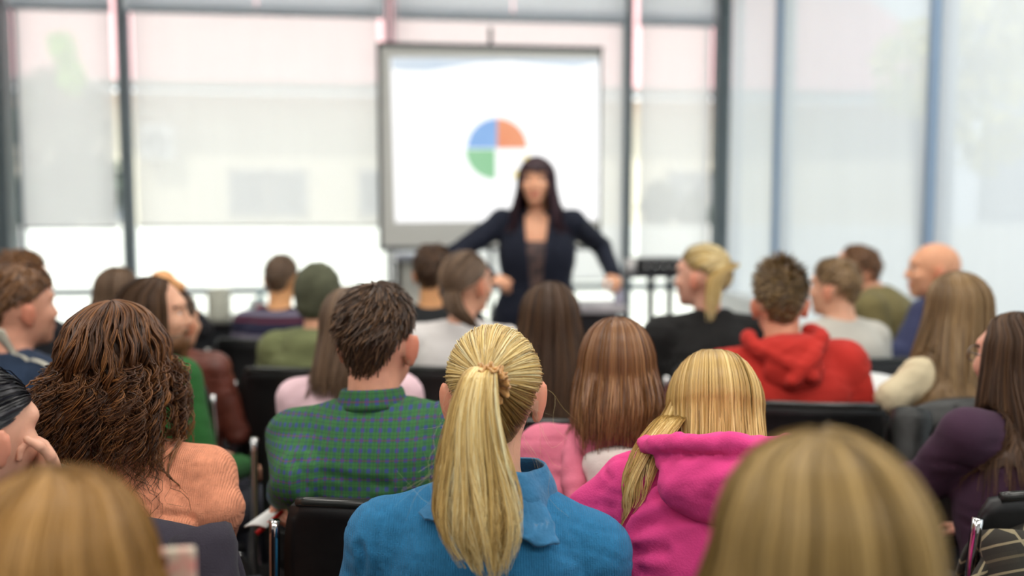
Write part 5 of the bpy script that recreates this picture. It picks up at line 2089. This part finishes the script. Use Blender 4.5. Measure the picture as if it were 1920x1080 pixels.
# ---- bearded man in green, people behind him
p = person('bearded man with long brown hair in a green sweater', (287, 516, 2.95), yaw=-34, hyaw=-76, sex='m', lean=9, side=-7, skin_c=(226, 172, 142), shirt=fabric('green_sweater', (44, 98, 48)), res=.011, hair_vol=.012, seed=30, face=True, wide=1.0)
hm = hair_long(p, 1500, L=.19, vol=.011, rad=.0018, wend=1.1, yb=-.13, seed=31, face=60, jag=.12)
addhair(p, hm, 'darkbrown')
bf = Fld(.02)
bf.ell(p.Hd(0, .044, -.076), np.array([.060, .058, .050]) * p.s, p.Rh)
bf.ell(p.Hd(0, .066, -.118), np.array([.030, .028, .036]) * p.s, p.Rh)
for sg in (-1, 1):
    bf.cap(p.Hd(sg * .062, .012, -.030), p.Hd(sg * .048, .045, -.080), .019 * p.s, .024 * p.s)
bf.cap(p.Hd(-.024, .088, -.045), p.Hd(.024, .088, -.045), .0085 * p.s, .0085 * p.s, .008)
mo = p.Hd(0, .100, -.062)
bf.cuts.append(lambda q_, mo=mo, R_=p.Rh: np.linalg.norm(((q_ - mo) @ R_) / np.array([.022, .02, .008]), axis=1) * .008 - .008)
V, Q = bf.mesh(.008)
V += vnormals(V, Q) * (.003 * wob(V, 5, 160))[:, None]
p.root.part('beard', vq('beard', V, Q, attrs={'rnd': np.clip(.45 + .3 * wob(V, 6, 120), 0, 1), 'along': np.full(len(V), .5)}), HAIR['brown'])
seatit(p, 'black chair under the bearded man in green')
M_leather = mat('oxblood_leather', (104, 54, 42), 0.42, var=.25, vscale=18, bump=.2, bscale=60)
p = person('person in an oxblood leather jacket mostly hidden behind the bearded man', (330, 548, 3.5), yaw=-12, hyaw=-20, sex='m', lean=6, side=-6, shirt=M_leather, shirt_name='leather_jacket', res=.012, hair_vol=.014, seed=32, wide=1.05, shoulder=1.05, fold=.006)
addhair(p, hair_short(p, 700, .016, .008, .03, .0022, seed=33), 'darkbrown')
seatit(p, 'black chair under the person in oxblood leather')
p = person('woman with brown hair in the front row, bare forearm raised to her head', (219, 498, 4.15), yaw=-10, hyaw=-14, sex='f', lean=6, shirt=fabric('black_top_b', (36, 36, 40)), res=.014, hair_vol=.014, seed=34, sleeve_l=.22, skin_c=(226, 166, 112),
           arms={'R': dict(wrist=P(325, 528, 4.05), pole=(1, .0, -.6), curl=.5, dir=(-.75, 0, .45), up=(.4, -.6, .6))}, shoulder=1.15)
addhair(p, hair_long(p, 900, L=.16, vol=.016, rad=.0026, wend=1.1, yb=-.13, seed=35, jag=.1), 'ashbrown')
seatit(p, 'black chair under the front row woman with the raised arm')

# ---- striped man, hooded person, black shirt man
M_str = stripes('navy_stripes', [(0, (38, 38, 60)), (.28, (92, 40, 52)), (.42, (38, 38, 60)), (.55, (120, 112, 130)), (.74, (38, 38, 60))], .105)
p = person('man with cropped hair in a navy sweater with red and grey stripes', (528, 476, 4.5), yaw=-6, hyaw=-4, sex='m', lean=8, side=1, skin_c=(226, 166, 114), shirt=M_str, shirt_name='striped_sweater', res=.013, hair_vol=.010, seed=36, neck_l=.02)
addhair(p, hair_short(p, 900, .009, .006, .014, .002, lift=.003, seed=37), 'ashbrown')
seatit(p, 'black chair under the man in the striped sweater')
M_olive = fabric('olive_jacket', (116, 122, 84), .12)
p = person('person in a dark olive knit cap and olive green jacket', (596, 490, 3.72), yaw=-4, sex='f', lean=8, wide=1.12, shoulder=1.05, arm_r=1.15, shirt=M_olive, shirt_name='jacket', res=.011, fold=.008, hair_vol=.02, seed=38, ears=0, loose=.02,
           hood=[('ell', (0, -.075, .515), (.11, .06, .06), .03, rx(.4)), ('ell', (0, -.085, .44), (.085, .045, .07), .02)])
hf = Fld(.02)
hf.ell(p.Hd(0, -.010, .028), np.array([.092, .112, .108]) * p.s, p.Rh)
hf.ell(p.Hd(0, -.035, -.035), np.array([.080, .075, .062]) * p.s, p.Rh)
hf.cuts.append(lambda q_, o2=p.Hd(0, .085, .01), R_=p.Rh: ((o2 - q_) @ (R_ @ np.array([0, .8, -.6]))) * 1.0)
V, Q = hf.mesh(.010)
V += vnormals(V, Q) * (.0025 * wob(V, 4, 60) + .0015 * np.sin(V[:, 2] * 400))[:, None]
p.root.part('knit_cap', vq('knit_cap', V, Q), fabric('olive_knit', (86, 88, 70), .2, .95, .6, 180), label='dark olive knit cap')
PEOPLE.append(p)
seatit(p, 'black chair under the person in the olive cap')
p = person('man with short dark hair in a black crew neck, left of the white blouse', (812, 458, 4.25), yaw=0, hyaw=-6, sex='m', lean=6, skin_c=(224, 164, 112), shirt=fabric('black_shirt', (36, 38, 40)), res=.013, hair_vol=.016, seed=39, neck_l=.015, ears=0.9)
addhair(p, hair_short(p, 900, .018, .010, .03, .0022, seed=40), 'darkbrown')
seatit(p, 'black chair under the man in the black crew neck')

# ---- light pink blouse, white blouse, long brown hair
p = person('woman with light brown hair in a pale pink blouse behind the plaid man', (655, 534, 2.82), yaw=-3, sex='f', lean=6, side=-3, wide=1.05, shoulder=1.08, arm_r=1.12, shirt=fabric('pale_pink', (232, 198, 206), .03), shirt_name='blouse', res=.011, hair_vol=.014, seed=41, ears=0)
addhair(p, hair_long(p, 1200, L=.20, vol=.012, rad=.0018, wend=.95, yb=-.14, seed=42, jag=.1, xsh=-.012), 'ashbrown')
seatit(p, 'black chair under the woman in the pale pink blouse')
p = person('woman with a low brown ponytail in a white blouse', (876, 471, 3.72), yaw=-8, hyaw=-42, sex='f', lean=7, wide=1.08, shoulder=1.1, arm_r=1.15, skin_c=(226, 168, 138), shirt=fabric('white_blouse', (226, 222, 220), .03), shirt_name='blouse', res=.011, fold=.005, hair_vol=.010, seed=43, face=True)
hm = HairMesh()
tie = np.array([0.0, -.095, -.02])
slick(p, hm, tie, 900, .0022, 44, vol=.010, te=np.array([60, 60, 68, 80, 88, 84, 98, 112, 115.]))
tail(p, hm, [p.Hd(0, -.095, -.02), P(846, 545, 3.60), P(852, 575, 3.56), P(875, 600, 3.55), P(898, 618, 3.55)], np.array([.024, .042, .052, .046, .018]), 700, .0024, 45, M=14, depth=.6, nclump=12)
addhair(p, hm, 'ashbrown', 'brown hair in a low ponytail')
V, Q = tube([p.Hd(0, -.108, -.02) + .024 * np.array([math.cos(q_), .3 * math.sin(q_), math.sin(q_)]) for q_ in np.linspace(0, 2 * np.pi, 20, endpoint=False)], .008, 8, True)
p.root.part('hair_tie', vq('hair_tie', V, Q), mat('tie_black', (20, 20, 24), 0.5))
seatit(p, 'black chair under the woman in the white blouse')
p = person('woman with long dark brown hair down her back, beside the blonde ponytail', (1030, 525, 2.86), yaw=0, hyaw=2, sex='f', lean=6, shirt=fabric('taupe_top', (84, 66, 58)), res=.012, hair_vol=.014, seed=46, ears=0)
addhair(p, hair_long(p, 1900, L=.34, vol=.014, rad=.0018, wend=1.25, yb=-.15, seed=47, jag=.1, flare=.015), 'darkbrown', 'long dark brown hair')
seatit(p, 'black chair under the woman with long dark brown hair')

# ---- black jacket blonde ponytail
p = person('woman with a blonde ponytail in a black jacket', (1316, 459, 3.82), yaw=6, hyaw=52, sex='f', lean=6, wide=1.12, shoulder=1.14, arm_r=1.25, skin_c=(232, 176, 152), shirt=fabric('black_jacket', (36, 36, 36), .15), shirt_name='jacket', res=.011, fold=.007, hair_vol=.010, seed=48, face=True, loose=.02,
           hood=[('cap', (-.05, -.04, .56), (.05, -.04, .56), .036, .036, .02)])
hm = HairMesh()
tie = np.array([0.0, -.085, .062])
slick(p, hm, tie, 900, .002, 49, vol=.010, te=np.array([60, 60, 68, 80, 88, 84, 98, 112, 115.]))
tail(p, hm, [p.Hd(0, -.085, .062), p.Hd(.0, -.13, .055), P(1345, 520, 3.72), P(1340, 560, 3.70), P(1333, 606, 3.68)], np.array([.024, .036, .046, .046, .02]), 520, .002, 50, M=16, depth=.7, nclump=14, a0=.6)
addhair(p, hm, 'blonde', 'blonde ponytail')
seatit(p, 'black chair under the woman in the black jacket')

# ---- red hoodie, grey boy, olive man, bald man
M_red = fabric('red_fleece', (188, 50, 42), .06)
p = person('man with tousled brown hair in a red hoodie', (1464, 492, 3.12), yaw=-8, hyaw=-6, sex='m', lean=9, side=-6, wide=1.08, shoulder=1.05, arm_r=1.12, skin_c=(222, 160, 130), shirt=M_red, shirt_name='red_hoodie', res=.010, fold=.006, hair_vol=.022, seed=51, loose=.018, ears=.9)
hood_part(p, [('ell', (.01, -.11, .565), (.115, .060, .045), rx(.5)), ('ell', (.015, -.135, .495), (.09, .04, .07), rx(.25)), ('path', [(-.09, .0, .62), (-.10, -.09, .595), (-.02, -.16, .535), (.06, -.165, .48)], .022), ('path', [(.09, .0, .62), (.11, -.09, .60), (.07, -.16, .535), (.0, -.175, .47)], .022)], M_red, fold=.005)
addhair(p, hair_short(p, 1500, .020, .009, .042, .0019, seed=52, spiky=.036), 'tousle', 'tousled brown hair')
seatit(p, 'black chair under the man in the red hoodie')
RED = p
p = person('boy with short hair in a pale grey sweater looking left', (1566, 484, 3.92), yaw=10, hyaw=46, sex='m', lean=7, wide=.92, shoulder=.9, skin_c=(232, 176, 146), shirt=fabric('pale_grey_knit', (196, 192, 182), .04), res=.012, hair_vol=.014, seed=53, face=True)
addhair(p, hair_short(p, 900, .017, .008, .028, .0021, seed=54), 'lightbrown')
seatit(p, 'black chair under the boy in the pale grey sweater')
p = person('man with receding hair in an olive brown sweater by the right wall', (1606, 459, 4.85), yaw=60, hyaw=66, sex='m', lean=25, pitch=4, hshift=(0, .02, -.05), wide=1.2, shoulder=1.08, arm_r=1.1, skin_c=(222, 158, 128), shirt=fabric('olive_sweater', (122, 112, 74), .08), res=.012, hair_vol=.010, seed=55, face=True)
TE_REC = np.array([22, 26, 48, 78, 90, 86, 98, 112, 114.])
addhair(p, hair_short(p, 700, .010, .007, .02, .0021, seed=56, te=TE_REC), 'brown')
seatit(p, 'black chair under the man in the olive brown sweater')
p = person('bald man in a navy sweater leaning forward by the right wall', (1752, 456, 4.25), yaw=50, hyaw=76, sex='m', lean=9, wide=1.12, shoulder=1.08, arm_r=1.12, skin_c=(226, 164, 128), shirt=fabric('navy_sweater', (58, 62, 92), .06), res=.012, hair_vol=0.0, seed=57, face=True,
           shz=.03, arms={'L': dict(wrist=P(1645, 664, 3.98), elbow=P(1694, 664, 4.05), curl=.4)})
PEOPLE.append(p)
V, Q = tube([p.neck + np.array([0, 0, .0]) + .062 * (math.cos(q_) * p.Rt[:, 0] + math.sin(q_) * p.Rt[:, 1]) for q_ in np.linspace(0, 2 * np.pi, 24, endpoint=False)], .014, 8, True)
p.root.part('shirt_collar', vq('shirt_collar', V, Q), fabric('blue_collar', (84, 104, 150)))
seatit(p, 'black chair under the bald man')

# ---- right: long light brown hair, purple sweater
p = person('woman with very long light brown hair in a cream cardigan, book on her lap', (1796, 506, 3.0), yaw=14, hyaw=18, sex='f', lean=8, side=6, chair_dx=-.10, wide=1.08, shoulder=1.02, arm_r=.88, shirt=fabric('cream_cardigan', (206, 192, 160), .05), shirt_name='cardigan', res=.011, fold=.006, hair_vol=.014, seed=58, ears=0, loose=.018,
           arms={'L': dict(wrist=P(1692, 742, 3.16), elbow=P(1672, 745, 2.92))})
addhair(p, hair_long(p, 1900, L=.325, vol=.013, rad=.0018, wend=1.42, yb=-.15, seed=59, jag=.12, flare=.01, xsh=-.02), 'lightbrown', 'very long light brown hair')
seatit(p, 'black chair under the woman in the cream cardigan')
coat(p.chair[0], p.chair[1], 'black jacket hung on the chair of the woman in cream', mat('black_leather', (25, 27, 26), 0.5, var=.2, vscale=16, bump=.3, bscale=50), w=.26, seed=5, zt=.955)
c = [P(1602, 738, 3.14), P(1668, 752, 3.04), P(1684, 712, 3.27), P(1606, 702, 3.38)]
bc_ = np.mean(c, 0)
r = Root('book', bc_, 0, 'open white notebook with a green cover edge on a lap', 'book')
u_ = np.linspace(0, 1, 10)
for nm, dz, th, m_ in (('cover', -.012, .008, mat('green_cover', (120, 190, 40), 0.5)), ('pages', 0, .014, mat('paper_white', (232, 234, 232), 0.7))):
    G = np.zeros((10, 8, 3))
    for i, a in enumerate(u_):
        for j, b in enumerate(np.linspace(0, 1, 8)):
            G[i, j] = (c[0] * (1 - a) + c[1] * a) * (1 - b) + (c[3] * (1 - a) + c[2] * a) * b + np.array([0, 0, dz + .008 * math.sin(a * math.pi)])
    r.part(nm, vq(nm, *sheet(G, th)), m_)
M_purple = fabric('plum_knit', (66, 44, 62), .08)
p = person('woman with glasses and long dark hair in a plum sweater at the right edge', (1908, 581, 2.28), yaw=16, hyaw=24, sex='f', lean=9, side=4, chair_dx=-.10, shz=.03, wide=1.08, shoulder=1.14, arm_r=1.15, shirt=M_purple, res=.010, fold=.005, hair_vol=.014, seed=60, face=True, skin_c=(226, 164, 140), ears=0,
           arms={'L': dict(wrist=P(1718, 868, 2.6), pole=(-.7, -.6, -.3), curl=.5)})
addhair(p, hair_long(p, 2600, L=.29, vol=.013, rad=.0014, wend=1.15, yb=-.15, M=22, seed=61, face=70, jag=.14, flare=.008), 'darkbrown', 'long dark brown hair')
prts = []
for sg in (-1, 1):
    prts.append(tube([p.Hd(sg * .034 + .026 * math.cos(q_), .098 - .2 * abs(sg * .034 + .026 * math.cos(q_)) ** 1.3, .010 + .02 * math.sin(q_)) for q_ in np.linspace(0, 2 * np.pi, 20, endpoint=False)], .0018, 6, True))
    prts.append(tube([p.Hd(sg * .060, .088, .016), p.Hd(sg * .078, .05, .016), p.Hd(sg * .082, -.005, .012)], .0018, 6))
prts.append(tube([p.Hd(-.009, .098, .014), p.Hd(.009, .098, .014)], .0018, 6))
V, Q = merge(prts)
p.root.part('glasses', vq('glasses', V, Q), mat('glasses_metal', (120, 110, 104), 0.25, .8))
seatit(p, 'black chair with glossy rim under the woman in the plum sweater')
M_tweed = plaid('tweed_coat', (50, 48, 43), (54, 52, 46), (58, 55, 48), .062, (170, 158, 126), (120, 110, 86), 0.6)
coat(p.chair[0], p.chair[1], 'dark checked tweed coat on the chair of the woman in plum', M_tweed, w=.20, seed=3, zt=.86, skew=-.16, uv=True, drop_b=.45, drop_f=.1)
paper([P(1680, 862, 2.62), P(1708, 880, 2.52), P(1740, 850, 2.66), P(1712, 840, 2.76)], 'white sheet of paper by the arm of the woman in plum')

# ================================================================== presenter
M_blazer = fabric('navy_blazer', (30, 34, 48), .08, .8, .1)


def vcut(pp):
    def fn(q_):
        L = ((q_ - pp.S) @ pp.Rt) / pp.s
        w = np.interp(L[:, 2], [0.0, .10, .30, .50, .60], [.016, .022, .036, .056, .064])
        return np.maximum.reduce([np.abs(L[:, 0]) - w, .035 - L[:, 1] - .0 * L[:, 2], -L[:, 2] - .2]) * pp.s
    return [fn]


p = person('presenter with long dark hair and fringe in a navy blazer, facing the audience', (1006, 294, 4.92), yaw=176, hyaw=172, sex='f', lean=3, wide=1.26, shoulder=1.08, shz=.015, arm_r=1.22, skin_c=(232, 172, 138), shirt=M_blazer, shirt_name='blazer', res=.009, fold=.003, hair_vol=.014, seed=70, face=True, ears=0, chair=False, stand=1.06, loose=.012, cuts=vcut, headres=.007,
           arms={'R': dict(wrist=P(918, 520, 4.78), pole=(1, -.35, .15), curl=.55, dir=(-.9, .35, -.25), up=(.0, .5, .8)), 'L': dict(wrist=P(1150, 514, 4.98), pole=(-.4, -.7, -.3), curl=.7, up=(-.5, .5, .8))})
PRES = p
tf = Fld(.02)
rows = [(h * p.s, (w * 1.26 + .002) * p.s, (d * 1.104 + .003) * p.s, y * p.s) for h, w, d, y in TORSO['f'] if h < .36]
rows.append((.43 * p.s, .185 * p.s, .118 * p.s, -.006))
tf.loft(p.S, p.Rt, rows)
V, Q = tf.mesh(.012)
p.root.part('patterned_top', vq('patterned_top', V, Q), mat('dark_pattern', (44, 40, 48), 0.7, c2=(118, 92, 84), vscale=26), label='dark top with a paisley like pattern')
hm = hair_long(p, 1600, L=.25, vol=.018, rad=.0022, wend=1.35, yb=-.12, seed=71, face=46, jag=.08, flare=.0, back=.15)
r_ = np.random.default_rng(5)
n_ = 260
phb = r_.uniform(-52, 52, n_)[:, None]
u_ = np.linspace(0, 1, 10)[None]
FB = scalp(phb * (.7 + .3 * u_), 8 + 66 * u_ + r_.uniform(-4, 4, n_)[:, None], .014 + .006 * np.sin(np.pi * u_) + 0 * phb)
hm.tubes(p.hc + p.s * FB @ p.Rh.T, np.full(n_, .0028), p.hc, np.clip(r_.normal(.45, .2, n_), 0, 1))
addhair(p, hm, 'plum', 'long dark plum brown hair with a fringe')
# lapels
for sg in (-1, 1):
    pts_o = [(.066, .50), (.088, .44), (.075, .32), (.042, .14)]
    pts_i = [(.058, .50), (.046, .40), (.036, .28), (.020, .10)]
    A_ = spline([p.T(sg * x, .14, z) for x, z in pts_o], 18)
    B_ = spline([p.T(sg * x, .14, z) for x, z in pts_i], 18)
    v = np.linspace(0, 1, 6)[None, :, None]
    G = A_[:, None] * (1 - v) + B_[:, None] * v
    gf = Fld(.02)
    gf.pr = p.shirt_f.pr
    G = gf.project(G.reshape(-1, 3), .006, 5, .03).reshape(G.shape)
    p.root.part('lapel', vq('lapel', *sheet(G, .006)), M_blazer, p.shirt)
# skirt, legs and shoes
sf = Fld(.02)
rows = [(0, .172, .125, 0), (-.12, .185, .135, 0), (-.30, .175, .13, 0), (-.46, .165, .125, 0)]
sf.loft(p.S + p.Rb @ np.array([0, 0, .06]), p.Rb, [(h, w * p.s, d * p.s, y) for h, w, d, y in rows[::-1]])
V, Q = sf.mesh(.016)
p.root.part('skirt', vq('skirt', V, Q), mat('skirt_pattern', (40, 38, 50), 0.8, c2=(104, 84, 84), vscale=22))
lf = Fld(.02)
for sg in (-1, 1):
    lf.cap(p.base + p.Rb @ np.array([sg * .085, 0, p.S[2] - .35]), p.base + p.Rb @ np.array([sg * .085, .0, .08]), .068, .042)
    sv, sq = shoe_mesh()
    p.root.part('shoe', vq('shoe', p.base + p.Rb @ np.array([sg * .085, .02, 0]) + sv @ p.Rb.T, sq), mat('shoe_black', (32, 30, 30), 0.5))
V, Q = lf.mesh(.018)
p.root.part('stockings', vq('stockings', V, Q), mat('stockings_black', (34, 32, 36), 0.7))

if __name__ == '__main__':
    for p in PEOPLE:
        q = lambda w: '(%d,%d,%.2f)' % PROJ(w)
        print('PERSON', p.label[:34], 's=%.2f' % p.s, 'head', q(p.hc), 'shL', q(p.sh['L']), 'shR', q(p.sh['R']), 'wrL', q(p.wr['L']), 'wrR', q(p.wr['R']))
    print('TRIS', sum(len(o.data.loops) - 2 * len(o.data.polygons) for o in bpy.data.objects if o.type == 'MESH'))
